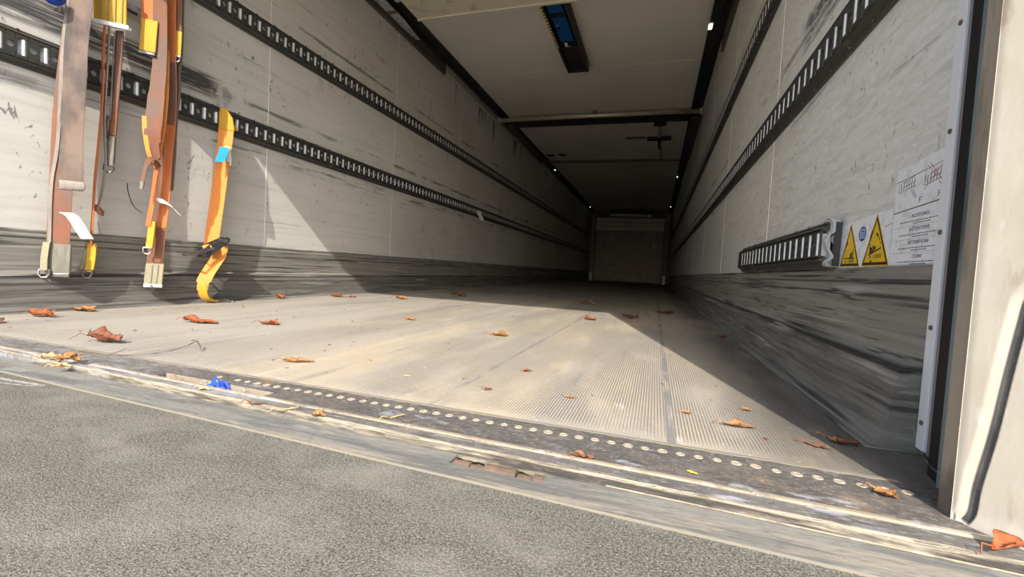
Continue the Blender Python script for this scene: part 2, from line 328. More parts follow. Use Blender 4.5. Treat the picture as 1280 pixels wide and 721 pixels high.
def web(name, c, c2, amt=.6, dirt=None):
    L = [dict(scale=(40,40,9), lo=.45, hi=.62, col=c2, amt=amt, detail=5),
         dict(scale=(260,260,420), lo=.5, hi=.62, col=tuple(x*.55 for x in c), amt=.5, detail=2)]
    if dirt: L.append(dict(scale=(12,12,7), lo=.42, hi=.62, col=dirt, amt=.8, detail=5, off=12))
    return mat(name, c, .7, 0, L, spec=.35, bump=((300,300,500), .0008))
M['orange'] = web('orange_webbing', (.56, .165, .05), (.44, .135, .045))
M['orange2'] = web('bright_orange_webbing', (.82, .29, .06), (.72, .24, .05), .5)
M['brownweb'] = web('faded_rust_webbing', (.22, .085, .045), (.15, .075, .05), .7, (.13,.095,.08))
M['greyweb'] = web('grimy_grey_webbing', (.09, .07, .063), (.055, .045, .042), .7, (.20,.14,.11))
M['paleweb'] = web('pale_grey_webbing', (.26, .23, .20), (.17, .15, .135), .6)
M['olive'] = web('olive_wear_sleeve', (.31, .275, .18), (.26, .24, .17), .7)
M['oliveg'] = web('grey_olive_wear_sleeve', (.20, .195, .15), (.12, .115, .10), .7)
M['yellow'] = web('yellow_wear_sleeve', (.62, .345, .03), (.50, .25, .025), .5)
M['bluelab'] = mat('blue_label', (.03, .32, .70), .5, 0, [dict(scale=(90,90,90), lo=.45, hi=.6, col=(.05,.42,.80), amt=.6)])
M['deepblue'] = mat('deep_blue_plastic', (.012, .05, .36), .4, 0, [dict(scale=(90,90,90), lo=.45, hi=.6, col=(.03,.10,.55), amt=.6)])
M['paper'] = mat('white_label', (.82, .81, .78), .6, 0, [dict(scale=(60,60,60), lo=.55, hi=.65, col=(.62,.6,.56), amt=.5)])
M['steel'] = mat('hook_steel', (.33, .33, .33), .3, .9, [dict(scale=(60,60,60), lo=.5, hi=.6, col=(.15,.14,.12), amt=.6)])
M['dsteel'] = mat('dark_buckle_steel', (.10, .10, .10), .35, .8, [dict(scale=(60,60,60), lo=.5, hi=.6, col=(.2,.2,.2), amt=.6)])
M['sticker'] = mat('sticker_white', (.74, .75, .78), .5, 0, [dict(scale=(40,40,60), lo=.52, hi=.62, col=(.58,.59,.60), amt=.7, detail=7), dict(scale=(60,160,60), lo=.64, hi=.7, col=(.25,.23,.2), amt=.6, detail=6)])
M['syellow'] = mat('sticker_yellow', (.72, .47, .015), .45, 0, [dict(scale=(60,60,60), lo=.62, hi=.7, col=(.5,.42,.25), amt=.5, detail=6)])
M['ink'] = mat('sticker_ink', (.025, .025, .03), .5)
M['greyink'] = mat('sticker_faded_ink', (.09, .09, .10), .5)
M['brownink'] = mat('sticker_worn_edge', (.16, .12, .09), .6)
M['red'] = mat('sticker_red_ink', (.52, .11, .14), .5)
M['sblue'] = mat('sticker_blue', (.03, .10, .30), .5)
leafcols = [((.34,.105,.035),(.19,.06,.025)), ((.22,.08,.04),(.12,.045,.024)), ((.36,.18,.07),(.22,.10,.04)), ((.22,.10,.055),(.11,.05,.03)), ((.60,.42,.22),(.42,.27,.13))]
ML = [mat('dry_leaf_%s' % n, a, .65, 0, [dict(scale=(55,55,55), lo=.42, hi=.62, col=b2, amt=.8, detail=5)], bump=((90,90,90), .002)) for n, (a, b2) in zip(('rust','brown','tan','dark','straw'), leafcols)]
M['leafy'] = mat('yellow_leaf', (.80, .70, .05), .6)
M['twig'] = mat('twig_bark', (.12, .085, .06), .8, 0, [dict(scale=(90,90,90), lo=.45, hi=.6, col=(.2,.15,.1), amt=.6)])
def lampmat():
    m = bpy.data.materials.new('marker_lamp_glow'); m.use_nodes = True; b = m.node_tree.nodes['Principled BSDF']
    b.inputs['Base Color'].default_value = (.9,.9,.85,1); b.inputs['Emission Color'].default_value = (1,.97,.8,1); b.inputs['Emission Strength'].default_value = 1.3
    return m
M['lamp'] = lampmat()

# ------------------------------------------------------------------ the box body (setting)
W, HC, LEN, Y0 = 1.24, 2.19, 13.75, -.09
def struct(name, mb, m, **kw): return mb.build(name, m, kind='structure', **kw)
struct('ground', MB().box((-60,-60,-1.25), (60,60,-1.2)), M['ground'])
struct('floor', MB().box((-W-.06,0,-.12), (W+.06,LEN,0)), M['floor'])
struct('wall_left', MB().box((-W-.06,-.02,0), (-W,LEN,HC+.08)), M['wall'])
struct('wall_right', MB().box((W,.11,0), (W+.06,LEN,HC+.08)), M['wallr'])
struct('ceiling', MB().box((-W-.06,0,HC), (W+.06,LEN+.06,HC+.08)), M['ceil'])
struct('wall_front', MB().box((-W-.06,LEN,-.12), (W+.06,LEN+.06,HC+.08)), M['brownbar'])
# kick plates: lower wall cladding with a ledge
def kickprof(s): return [(s*W,.284),(s*(W-.006),.2835),(s*(W-.011),.279),(s*(W-.009),.270),(s*(W-.012),.262),(s*(W-.014),.20),(s*(W-.018),.142),(s*(W-.036),.133),(s*(W-.046),.124),
                         (s*(W-.044),.112),(s*(W-.050),.10),(s*(W-.054),.05),(s*(W-.062),.02),(s*(W-.080),.001),(s*W,.001)]
struct('baseboard_left', MB().extr(kickprof(-1), 'y', -.02, LEN), M['kick'])
struct('baseboard_right', MB().extr(kickprof(1), 'y', .125, LEN), M['kick'])
for k, y in enumerate([1.285+1.24*i for i in range(10)]):
    struct('trim_%d' % (k+1), MB().box((-W,y-.0022,.285), (-W+.0012,y+.0022,HC)), M['seam'])
    struct('trim_%d' % (k+11), MB().box((W-.0012,y-.0022,.285), (W,y+.0022,HC)), M['seam'])
for k, y in enumerate([3.69, 7.2, 10.4]):
    struct('trim_%d' % (k+21), MB().box((-1.1,y-.004,HC-.002), (1.1,y+.004,HC)), M['seam'])
# rear frame header and the left rear post (both just out of the picture; they cut the sunlight)
struct('trim_24', MB().box((-W-.06,Y0-.06,1.885), (W+.08,.0,HC+.08)), M['postdark'])
struct('trim_25', MB().box((-W-.06,Y0-.06,-.02), (-W+.02,-.02,1.885)), M['postdark'])

# wall-end trim: white strip, grey return, black gap, gasket
t = thing('wall_end_trim', 'white screwed strip with grey return at the rear end of the right wall', 'trim', loc=(1.23,.11,0))
def sub(mb): # shift verts from world to the thing's local space
    return mb
SUB = {'triangle_border':'triangle_margin','triangle_field':'triangle_margin','pictogram':'triangle_margin','disc_pictogram':'blue_disc','lens':'lamp_housing',
       'stitching':'wear_sleeve','bar_pin':'end_bar','screw':('white_strip','sill_plate'),'recess_wall':'sill_plate','bolt':'plate','clamp_badge':'black_clamp',
       'latch':'blue_insert','black_window':'blue_insert','knuckle':'pin','roller_end':'roller','post_foot':'side_post','small_print':'backing','letter_f':'backing','red_cross':'backing',
       'drawing':'backing','frame_line':'backing','groove_band':'front_face','rivet':'end_fitting','folded_end':'rail_face','spindle':'buckle_plate','latch_pin':'latch_body'}
LAST = {}
def pick_parent(name, root):
    c = SUB.get(name, ())
    for k in ((c,) if isinstance(c, str) else c):
        if (root.name, k) in LAST: return LAST[(root.name, k)]
    return root
def bl(mb, name, m, root, **kw):
    L = root.location; mb.v = [(v[0]-L.x, v[1]-L.y, v[2]-L.z) for v in mb.v]
    o = mb.build(name, m, pick_parent(name, root), **kw)
    LAST[(root.name, name)] = o
    return o
bl(MB().box((1.2215,.1015,.012), (1.2395,.1235,HC)), 'white_strip', M['white'], t, bevel=.001)
bl(MB().box((1.2245,.083,.008), (1.252,.1015,HC)), 'grey_return', M['greytrim'], t, bevel=.001)
for z in (.052, .191, .328, .47, .62):
    m = MB().tube([(1.2215,.112,z),(1.2196,.112,z)], .0036, 10); m.tube([(1.2196,.112,z),(1.2188,.112,z)], [.0025,.001], 8); bl(m, 'screw', M['rust'], t)
t = thing('door_seal', 'black rubber seal with greenish metal carrier in the door frame gap', 'seal', loc=(1.2,.04,0))
bl(MB().box((1.222,.045,.0), (1.262,.083,HC)), 'gap_rubber', M['black'], t)
bl(MB().extr([(1.2,.0445),(1.1985,.034),(1.1965,.020),(1.200,.006),(1.261,.006),(1.261,.0445)], 'z', .0005, HC), 'seal_lip', M['black'], t, smooth=False)
bl(MB().extr([(1.1895,.003),(1.1888,-.003),(1.191,-.010),(1.205,-.022),(1.255,-.022),(1.255,.005),(1.2,.005)], 'z', .0005, HC), 'metal_carrier', M['gasket'], t)
t = thing('door_frame_post', 'cream painted rear door frame post on the right, sunlit, with pressed groove', 'post', loc=(1.2,-.1,0))
bl(MB().extr([(1.1588,-.0645),(1.1606,-.0905),(1.1660,-.0912),(1.178,-.0995),(1.24,-.10),(1.31,-.10),(1.31,-.036),(1.22,-.036),(1.172,-.058)], 'z', .0005, HC), 'inner_frame', M['postdark'], t)
bl(MB().box((1.264,-.036,0), (1.31,.108,HC)), 'sky_block', M['postdark'], t)  # unseen box added to block sky light behind the seal
# sunlit face as a height field with the pressed groove in it
A = Vector((1.1605,-.0920)); B = Vector((1.239,-.1915)); dv = (B-A); LN = dv.length; dv.normalize(); nrm = Vector((dv.y, -dv.x));
if nrm.dot(Vector((.839,-.687))-A) < 0: nrm = -nrm
groove = [(.085,.262),(.062,.258),(.0475,.243),(.043,.215),(.037,.16),(.031,.10),(.0235,.045),(.0215,.016),(.017,.004)]
gp = lerp_path([(a-.009,b,0) for a, b in groove], 5)
nu, nz = 150, 330
mb = MB(); vs = []
z0, z1 = -.014, 1.885
zs = [z0+(.32-z0)*i/260 for i in range(261)] + [.32+(z1-.32)*i/20 for i in range(1,21)]
for z in zs:
    for i in range(nu+1):
        u = -.004+(LN+.004)*i/nu
        d = 0.0
        # signed distance to groove centre line
        best = 9; sgn = 1
        if z < .30:
            for a, c in zip(gp[:-1], gp[1:]):
                ab = Vector((c.x-a.x, c.y-a.y)); ap = Vector((u-a.x, z-a.y)); tt = max(0, min(1, ap.dot(ab)/max(ab.dot(ab),1e-12)))
                q = ap-ab*tt
                if q.length < best: best = q.length; sgn = 1 if (ab.x*ap.y-ab.y*ap.x) > 0 else -1
        dd = best*sgn
        if dd > -.0135 and dd < .0040:
            dep = .0036*min(1, max(0, (.295-z)/.03))
            if dd > .0025: d = -dep*max(0, 1-(dd-.0025)/.0015)
            elif dd > -.0025: d = -dep
            else: x = (-dd-.0025)/.011; d = -dep*(1-x)**2*(1+2*x)
        rnd = 0
        if u < .004: rnd = -.0012*((.004-u)/.008)**2
        p = A + dv*u + nrm*(d+rnd)
        vs.append((p.x, p.y, z))
n = nu+1
fs = [(j*n+i, j*n+i+1, (j+1)*n+i+1, (j+1)*n+i) for j in range(len(zs)-1) for i in range(nu)]
mb.add(vs, fs)
pg = [A + dv*p.x + nrm*(-.0029) for p in gp]; gw = Vector((dv.x, dv.y, 0))
groove_path = [Vector((q.x, q.y, p.y)) for q, p in zip(pg, gp)]
# back and sides of the face plate
q0 = A+dv*(-.004)-nrm*.012; q1 = B-nrm*.012; qa = A+dv*(-.004)-nrm*.0004; qb = B-nrm*.0004
mb.add([(*q0,z0),(*q1,z0),(*q1,z1),(*q0,z1),(*qa,z0),(*qb,z0),(*qb,z1),(*qa,z1)], [(0,1,2,3),(0,3,7,4),(1,5,6,2),(0,4,5,1),(3,2,6,7)])
bl(mb, 'front_face', M['post'], t, smooth=True)
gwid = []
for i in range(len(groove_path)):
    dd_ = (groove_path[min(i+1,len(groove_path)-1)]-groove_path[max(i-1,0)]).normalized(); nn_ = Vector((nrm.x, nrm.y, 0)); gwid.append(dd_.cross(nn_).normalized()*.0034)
bl(MB().ribbon(groove_path, gwid, .0005), 'groove_band', M['grooveband'], t)  # dark ribbon laid along the bottom of the groove
bl(MB().extr([(1.1785,-.1005),(1.24,-.095),(1.31,-.10),(1.31,-.20),(1.252,-.197),(1.245,-.184)], 'z', z0, z1), 'frame_body', M['post'], t)

# ------------------------------------------------------------------ sill and tail lift platform
RX0, RX1, RY0, RY1 = -.058, .214, -.099, -.070
def slant(o, k, ylim=0.0):            # the sill runs very slightly askew to the floor edge
    L = Vector((0,0,0)); q = o.parent
    while q: L = L + q.location; q = q.parent
    for v in o.data.vertices:
        if v.co.y + L.y < ylim: v.co.y += k*(v.co.x + L.x - .4)
    return o
XL, XR = -1.3, 1.3
XP = 1.155
t = thing('door_sill', 'dark sill plate with a row of dusty countersunk screws across the doorway', 'sill', loc=(0,-.05,0))
m = MB()
m.box((XL,-.1005,-.05), (RX0,0,.0005)); m.box((RX1,-.1005,-.05), (XR,0,.0005)); m.box((RX0,RY1,-.05), (RX1,0,.0005)); m.box((RX0,-.1005,-.05), (RX1,RY0,.0005))
m.box((RX0,RY0,-.05), (RX1,RY1,-.022))
slant(bl(m, 'sill_plate', M['sill'], t), -.03, -.05)
slant(bl(MB().box((RX0-.0005,RY1-.0016,-.022), (RX1+.0005,RY1+.0006,.0009)), 'recess_wall', M['sandy'], t), -.03, -.05)
random.seed(4)
xs = [.515+.0233*i for i in range(-20, 29)]
for i, x in enumerate(xs):
    if x > 1.15: continue
    if x < RX1+.01 and i % 2 and x < .1: continue
    yy = -.032 - (.003 if x > 1.0 else 0)
    m = MB(); seg = 14
    rs = random.uniform(.9, 1.15); prof = [(.0064*rs,.0005),(.0058*rs,.0013),(.0040,.0013),(.0031,.0007),(.0014,.0006)]; yy += random.uniform(-.0008,.0008)
    vs = [(x+r*math.cos(2*PI*k/seg), yy+r*math.sin(2*PI*k/seg), z) for r, z in prof for k in range(seg)]
    fs = [(j*seg+k, j*seg+(k+1)%seg, (j+1)*seg+(k+1)%seg, (j+1)*seg+k) for j in range(len(prof)-1) for k in range(seg)] + [tuple((len(prof)-1)*seg+k for k in range(seg))]
    m.add(vs, fs); bl(m, 'screw', M['screw'], t, smooth=False)
# jagged front edge of the ribbed floor against the plate
m = MB(); random.seed(8); n = 240; top = []; 
for i in range(n+1):
    x = -1.17 + (2.32)*i/n; top.append((x, -.0015-.0035*random.random()))
vs = [(x,.004,.0011) for x,_ in top] + [(x,y,.0011) for x,y in top] + [(x,y-.0006,.0003) for x,y in top]
fs = [(i,i+1,n+2+i,n+1+i) for i in range(n)] + [(n+1+i,n+2+i,2*n+3+i,2*n+2+i) for i in range(n)]
m.add(vs, fs); bl(m, 'floor_lip', M['dust'], t)
slant(bl(MB().extr([(-.0945,.0003),(-.0965,.0026),(-.1025,.0026),(-.1045,.0002),(-.1045,-.02),(-.0945,-.02)], 'x', XL, XP+.03), 'raised_bead', M['sandy'], t), -.03)
slant(bl(MB().box((XL,-.1300,-.05), (XR,-.1042,.0006)), 'stained_strip', M['sill2'], t), -.032)

# cracked seal ridge: irregular swept profile
random.seed(3)
m = MB(); n = 420; prof = [(-.1285,-.012),(-.1288,.0014),(-.1300,.0032),(-.1325,.0038),(-.1347,.0032),(-.1360,.0010),(-.1370,-.003),(-.1377,-.0075),(-.1380,-.012)]
def sn(x, s): return math.sin(x*s)+.6*math.sin(x*s*2.3+1)+.4*math.sin(x*s*5.1+2)
vs = []
for i in range(n+1):
    x = XL+(1.24-XL)*i/n
    for j, (y, z) in enumerate(prof):
        a = .0006 if j < 5 else .0012
        dy = a*sn(x+j*3, 23)*(.6 if j<5 else 1.) ; dz = a*.6*sn(x+j*1.7, 31)+a*.5*random.uniform(-1,1)*(j>=4)
        if j >= 4 and x > .6: dz -= .0010*abs(random.gauss(0,1))
        vs.append((x, y+dy-.042*(x-.4), z+dz))
k = len(prof)
fs = [(i*k+j, i*k+j+1, (i+1)*k+j+1, (i+1)*k+j) for i in range(n) for j in range(k-1)] + [tuple(range(k)), tuple(range(n*k, n*k+k))]
m.add(vs, fs); ts = m.build('threshold_seal', M['seal']); tag(ts, 'pale cracked rubber seal ridge running along the edge of the door sill', 'seal')
slant(MB().tube([(.80,-.1392,-.0056),(XP+.1,-.1392,-.0056)], .0011, 6).build('lower_lip', M['sandy'], ts), -.042)

t = thing('tail_lift_platform', 'grey grit-coated tail lift platform in front of the doorway', 'platform', loc=(0,-1,-.02))
HX0, HX1, HY0, HY1 = .606, .728, -.1655, -.1305
YE = -.200
m = MB()
m.box((XL,YE,-.05), (HX0,-.1398,-.007)); m.box((HX1,YE,-.05), (XR,-.1398,-.007)); m.box((HX0,YE,-.05), (HX1,HY0,-.007)); m.box((HX0,HY0,-.05), (HX1,-.1398,-.040))
slant(bl(m, 'edge_strip', M['hstrip'], t), -.04)
slant(bl(MB().extr([(YE-.001,-.0150),(YE,-.0068),(YE+.0015,-.0062),(YE+.003,-.0072)], 'x', XL, XR), 'edge_weld', M['dust'], t), -.04)
slant(bl(MB().box((-1.3,-2.4,-.05), (1.3,YE,-.0085)), 'grit_deck', M['plat'], t), -.04)
t = thing('platform_hinge', 'rusty brown hinge with three knuckles in a slot of the platform edge', 'hinge', loc=(.667,-.145,-.02))
for (a, b2, r, zc) in ((.6075,.630,.0145,-.0225), (.6302,.650,.0125,-.0230), (.6502,.692,.0155,-.0215), (.6935,.713,.0128,-.0232), (.7132,.7272,.0145,-.0222)):
    m = MB().tube([(a,-.1610,zc),(a+.001,-.1610,zc),(b2-.001,-.1610,zc),(b2,-.1610,zc)], [r*.92,r,r,r*.92], 20); bl(m, 'knuckle', M['rust'], t, smooth=False)
bl(MB().tube([(.606,-.1610,-.022),(.728,-.1610,-.022)], .006, 12), 'pin', M['rust'], t)

# ------------------------------------------------------------------ cargo rails on the walls
def rail(side, zc, y0, y1, name, label, pitch=.0577, hh=.060, off=.03, xw=None, first=None, endcap=False, grp=None):
    s = side; xw = W if xw is None else xw
    X = lambda d: s*(xw-d)
    root = thing('cargo_rail', label, 'rail', grp, loc=(s*xw, y0, zc))
    fz = .041 if hh > .055 else .034
    m = MB()
    # flanges: wall lip, slope, shoulder
    for sg in (1, -1):
        pr = [(X(.001),zc+sg*hh),(X(.006),zc+sg*hh),(X(.011),zc+sg*(hh-.004)),(X(.012),zc+sg*(fz+.010)),(X(.026),zc+sg*(fz+.002)),(X(.026),zc+sg*(fz-.003)),(X(.001),zc+sg*(fz-.003))]
        m.extr(pr, 'y', y0, y1)
    ncell = int((y1-y0)/pitch)
    X0, X1 = X(.026), X(.021)
    seg = 12
    for c in range(ncell+1):
        ya = y0+c*pitch; yb = min(ya+pitch, y1)
        if yb-ya < pitch*.98:
            m.box((min(X0,X1),ya,zc-fz), (max(X0,X1),yb,zc+fz)); break
        # slot half: y ya..ya+.52p, hole rect
        h0, h1 = ya+.004, ya+.0270; yc = ya+.0305; hz = .0265
        for (p0, p1, q0, q1) in ((ya,h0,-fz,fz),(h1,yc,-fz,fz),(h0,h1,-fz,-hz),(h0,h1,hz,fz)):
            m.box((min(X0,X1),p0,zc+q0), (max(X0,X1),p1,zc+q1))
        # round hole half
        cy = (yc+yb)/2; r = .0105; n0 = len(m.v)
        outer = []; inner = []
        for k in range(seg):
            a = 2*PI*(k+.5)/seg; ca, sa = math.cos(a), math.sin(a); sc = min((yb-yc)/2/abs(ca) if abs(ca)>1e-6 else 9, fz/abs(sa) if abs(sa)>1e-6 else 9)
            outer.append((cy+ca*sc, zc+sa*sc)); inner.append((cy+ca*r, zc+sa*r))
        vs = [(X0,p,q) for p,q in outer]+[(X0,p,q) for p,q in inner]+[(X1,p,q) for p,q in inner]
        fs = [(k,(k+1)%seg,seg+(k+1)%seg,seg+k) for k in range(seg)]+[(seg+k,seg+(k+1)%seg,2*seg+(k+1)%seg,2*seg+k) for k in range(seg)]
        m.add(vs, fs)
        # corner fill
        for sy in (yc, yb):
            for sz in (-fz, fz):
                cand = sorted(outer, key=lambda o: (o[0]-sy)**2+(o[1]-zc-sz)**2)[:2]
                m.add([(X0,sy,zc+sz),(X0,*cand[0]),(X0,*cand[1])], [(0,1,2)])
        for sg in (1, -1):
            if (c+(sg > 0)) % 2: m.tube([(X(.0115),ya+.01,zc+sg*(fz+.0155)),(X(.0165),ya+.01,zc+sg*(fz+.0155))], [.0046,.0030], 8)
    bl(m, 'rail_face', M['rail'], root)
    m = MB()
    for c in range(ncell):
        ya = y0+c*pitch; a, b2 = ya+.0125, ya+.0235
        a, b2 = ya+.0145, ya+.0268; pr = [(X(.010),a),(X(.0225),a+.0015),(X(.0255),(a+b2)/2),(X(.0235),b2-.001),(X(.014),b2),(X(.008),b2),(X(.008),a)]
        m.extr(pr, 'z', zc-.0262, zc+.0262)
    xa, xb = sorted((X(.004), X(.0085))); m.box((xa,y0,zc-.031), (xb,y1,zc+.031))
    bl(m, 'slot_lining', M['bright'], root)
    return root
g = None
rail(-1, 1.430, .02, 13.6, 'u', 'dark slotted cargo rail, upper one of the two on the left wall')
rail(-1, .884, .02, 13.6, 'l', 'dark slotted cargo rail, lower one of the two on the left wall, straps in front')
rail(1, 1.415, .13, 13.6, 'u', 'dark slotted cargo rail, upper one of the long pair on the right wall')
rail(1, .845, .13, 13.6, 'l', 'dark slotted cargo rail, lower one of the long pair on the right wall')
r = rail(1, .339, .535, 1.62, 'k', 'short slotted rail piece just above the kick plate on the right wall', pitch=.0572, hh=.054, xw=1.224)
# its standing-off folded end
m = MB(); zz = [(.0,.286),(.012,.287),(.016,.292),(.014,.300),(.006,.306),(.006,.312),(.016,.330),(.020,.345),(.016,.358),(.006,.366),(.006,.386),(.010,.393),(.016,.396)]
pr = [(1.239-.018-a, z) for a, z in zz] + [(1.242-.018-a+.002, z) for a, z in zz[::-1]]
m.extr(pr, 'y', .510, .530); bl(m, 'folded_end', M['galv'], r)
m = MB().extr([(1.207,.288),(1.2385,.288),(1.2385,.388),(1.232,.396),(1.224,.396),(1.222,.384),(1.226,.372),(1.219,.350),(1.226,.336),(1.224,.312),(1.211,.304)], 'y', .531, .5345); bl(m, 'end_bracket', M['galv'], r)
m = MB().box((1.2239,.53,.289), (1.2398,1.615,.391)); bl(m, 'spacer', M['rail'], r)

# ------------------------------------------------------------------ stickers on the right wall
XS = 1.2396
def flat(mb, pts, h=.0002, base=0):      # pts in (y,z), raised off the wall
    x = XS-base-h; n = len(pts)
    return mb.add([(x,p,q) for p,q in pts]+[(XS-base,p,q) for p,q in pts], [tuple(range(n)), tuple(range(n,2*n))[::-1]]+[(i,(i+1)%n,(i+1)%n+n,i+n) for i in range(n)])
def rect(mb, y0, z0, y1, z1, h=.0002, base=.0004): return flat(mb, [(y0,z0),(y1,z0),(y1,z1),(y0,z1)], h, base)
def seg2(mb, a, b, wd, base=.0004, h=.0002):
    a = Vector(a); b = Vector(b); d = (b-a).normalized(); n = Vector((-d.y,d.x))*wd/2
    return flat(mb, [tuple(a-n),tuple(b-n),tuple(b+n),tuple(a+n)], h, base)
def text(s, yc, zc, size, m, root, name='lettering', squeeze=1.0, base=.0005):
    cu = bpy.data.curves.new('txt', 'FONT'); cu.body = s; cu.size = size; cu.align_x = 'CENTER'; cu.align_y = 'CENTER'; cu.extrude = .0001; cu.space_character = 1.05
    o = bpy.data.objects.new('txt', cu); COL.objects.link(o)
    dg = bpy.context.evaluated_depsgraph_get(); dg.update()
    me = bpy.data.meshes.new_from_object(o.evaluated_get(dg)); bpy.data.objects.remove(o)
    L = root.location
    for v in me.vertices:
        x, y, z = v.co; v.co = (XS-base-.0002-z-L.x, yc-x*squeeze-L.y, zc+y-L.z)
    me.materials.clear(); me.materials.append(m); me.name = name
    ob = bpy.data.objects.new(name, me); COL.objects.link(ob); ob.parent = LAST.get((root.name, 'triangle_margin' if zc < .312 and yc > .3 else 'backing'), root)
    return ob
t = thing('warning_sticker', 'white sticker with two yellow warning triangles and a blue disc on the right wall', 'sticker', loc=(XS,.42,.334))
m = MB(); flat(m, [(.545,.2855),(.2985,.2855),(.2985,.388),(.39,.388),(.535,.381),(.545,.377)], .0004); bl(m, 'backing', M['sticker'], t)
for k, (L3, R3, T3) in enumerate((((.523,.289),(.424,.288),(.4795,.3785)), ((.409,.2885),(.3005,.2875),(.358,.3835)))):
    c = Vector(((L3[0]+R3[0]+T3[0])/3, (L3[1]+R3[1]+T3[1])/3))
    tri = lambda s, dz=0: [tuple(c+(Vector(p)-c)*s+Vector((0,dz))) for p in (L3,R3,T3)]
    o = MB(); flat(o, tri(1.07), .0002, .0004); bl(o, 'triangle_margin', M['syellow'], t)
    o = MB(); flat(o, tri(1.0), .0002, .0006); bl(o, 'triangle_border', M['ink'], t)
    o = MB(); flat(o, tri(.84, .0005), .0002, .0008); bl(o, 'triangle_field', M['syellow'], t)
    o = MB(); bs = .0010; cy = c.x
    if k == 0:
        seg2(o, (cy+.026,.3055), (cy-.026,.3045), .0026, bs)
        o2 = o; seg2(o, (cy-.010,.306), (cy-.010,.318), .007, bs); seg2(o, (cy-.018,.306), (cy-.018,.324), .0035, bs); seg2(o, (cy-.004,.306), (cy-.006,.314), .004, bs)
        seg2(o, (cy+.022,.331), (cy+.012,.342), .004, bs); seg2(o, (cy+.027,.322), (cy+.024,.326), .003, bs)
        bl(o, 'pictogram', M['ink'], t); text('± 1000', cy-.002, .2985, .0105, M['ink'], t, squeeze=1.5, base=.0010)
    else:
        seg2(o, (cy+.027,.308), (cy-.024,.320), .0030, bs)
        seg2(o, (cy+.018,.311), (cy+.017,.323), .010, bs); seg2(o, (cy+.008,.313), (cy+.007,.326), .006, bs); seg2(o, (cy+.022,.318), (cy+.021,.330), .003, bs); seg2(o, (cy+.001,.317), (cy-.001,.324), .006, bs)
        seg2(o, (cy-.001,.349), (cy-.010,.343), .0045, bs); seg2(o, (cy-.012,.341), (cy-.016,.335), .0025, bs); seg2(o, (cy-.018,.332), (cy-.021,.327), .002, bs); seg2(o, (cy+.026,.341), (cy+.018,.356), .0018, bs)
        seg2(o, (cy+.018,.2955), (cy+.010,.2955), .003, bs)
        bl(o, 'pictogram', M['ink'], t); text('± 1000', cy-.002, .3045, .0115, M['ink'], t, squeeze=1.5, base=.0010)
o = MB(); flat(o, [(.4195+.0175*math.cos(2*PI*i/28), .3535+.0155*math.sin(2*PI*i/28)) for i in range(28)], .0002, .0004); bl(o, 'blue_disc', M['sblue'], t)
o = MB(); rect(o, .430,.346,.4285,.362,.0002,.0006); rect(o,.410,.346,.4085,.362,.0002,.0006); rect(o,.430,.3615,.4085,.363,.0002,.0006); rect(o,.430,.345,.4085,.3465,.0002,.0006)
for z in (.349,.3525,.356): rect(o,.426,z,.413,z+.0012,.0002,.0006)
bl(o, 'disc_pictogram', M['sticker'], t)
o = MB(); seg2(o, (.325,.3585), (.2995,.362), .0012); bl(o, 'worn_line', M['brownink'], t)

t = thing('instruction_sticker', 'tall white instruction sticker with crossed-out drawing beside the white strip', 'sticker', loc=(XS,.22,.36))
m = MB(); flat(m, [(.2965,.2855),(.125,.2855),(.125,.462),(.2955,.4535)], .0004); bl(m, 'backing', M['sticker'], t)
YC = .208
for i, (wd, zc) in enumerate((('ACHTUNG!',.3665),('ATTENTION!',.3445),('ATTENTION!',.3220),('CION!',.2990))):
    text(wd, YC, zc, .0085, M['greyink'], t, squeeze=1.15)
    o = MB(); random.seed(i)
    for row, (zz_, L_) in enumerate(((zc-.0085,.062),(zc-.0125,.02))):
        y = YC+L_
        while y > YC-L_:
            wv = random.uniform(.003,.010); rect(o, y, zz_-.0007, y-wv, zz_+.0007); y -= wv+.0018
    rect(o, .290, zc-.0165, .130, zc-.0162); bl(o, 'small_print', M['greyink'], t)
o = MB(); seg2(o, (.2955,.3775), (.13,.3835), .0020); seg2(o, (.2945,.4315), (.205,.4370), .0012); bl(o, 'worn_line', M['brownink'], t)
# the two faded drawings
def drawing(y0, root, m):
    o = MB()
    seg2(o,(y0,.412),(y0-.055,.417),.0009); seg2(o,(y0,.412),(y0,.428),.0009); seg2(o,(y0-.012,.428),(y0-.05,.434),.0009); seg2(o,(y0-.008,.414),(y0-.008,.428),.0018)
    for k in range(5): seg2(o,(y0-.016-.008*k,.415),(y0-.018-.008*k,.430),.0012); 
    for k in range(4): seg2(o,(y0-.014-.010*k,.420+.001*k),(y0-.022-.010*k,.4215+.001*k),.0010)
    seg2(o,(y0-.040,.412),(y0-.055,.396),.0010); seg2(o,(y0-.046,.412),(y0-.060,.397),.0010)
    return o
bl(drawing(.285, t, 0), 'drawing', M['greyink'], t); bl(drawing(.205, t, 0), 'drawing', M['greyink'], t)
for fy, fz_ in ((.216,.3865),(.164,.3885)):
    o = MB(); seg2(o,(fy,fz_),(fy,fz_+.0085),.0014); seg2(o,(fy,fz_+.0080),(fy-.0060,fz_+.0080),.0012); seg2(o,(fy,fz_+.0042),(fy-.0045,fz_+.0042),.0012); bl(o, 'letter_f', M['ink'], t)
o = MB(); seg2(o,(.205,.405),(.145,.447),.0010); seg2(o,(.195,.447),(.150,.405),.0010); seg2(o,(.200,.443),(.170,.418),.0008); bl(o, 'red_cross', M['red'], t)
o = MB(); seg2(o,(.203,.437),(.132,.443),.0010); seg2(o,(.203,.418),(.203,.437),.0010); seg2(o,(.132,.424),(.132,.443),.0010); bl(o, 'frame_line', M['greyink'], t)

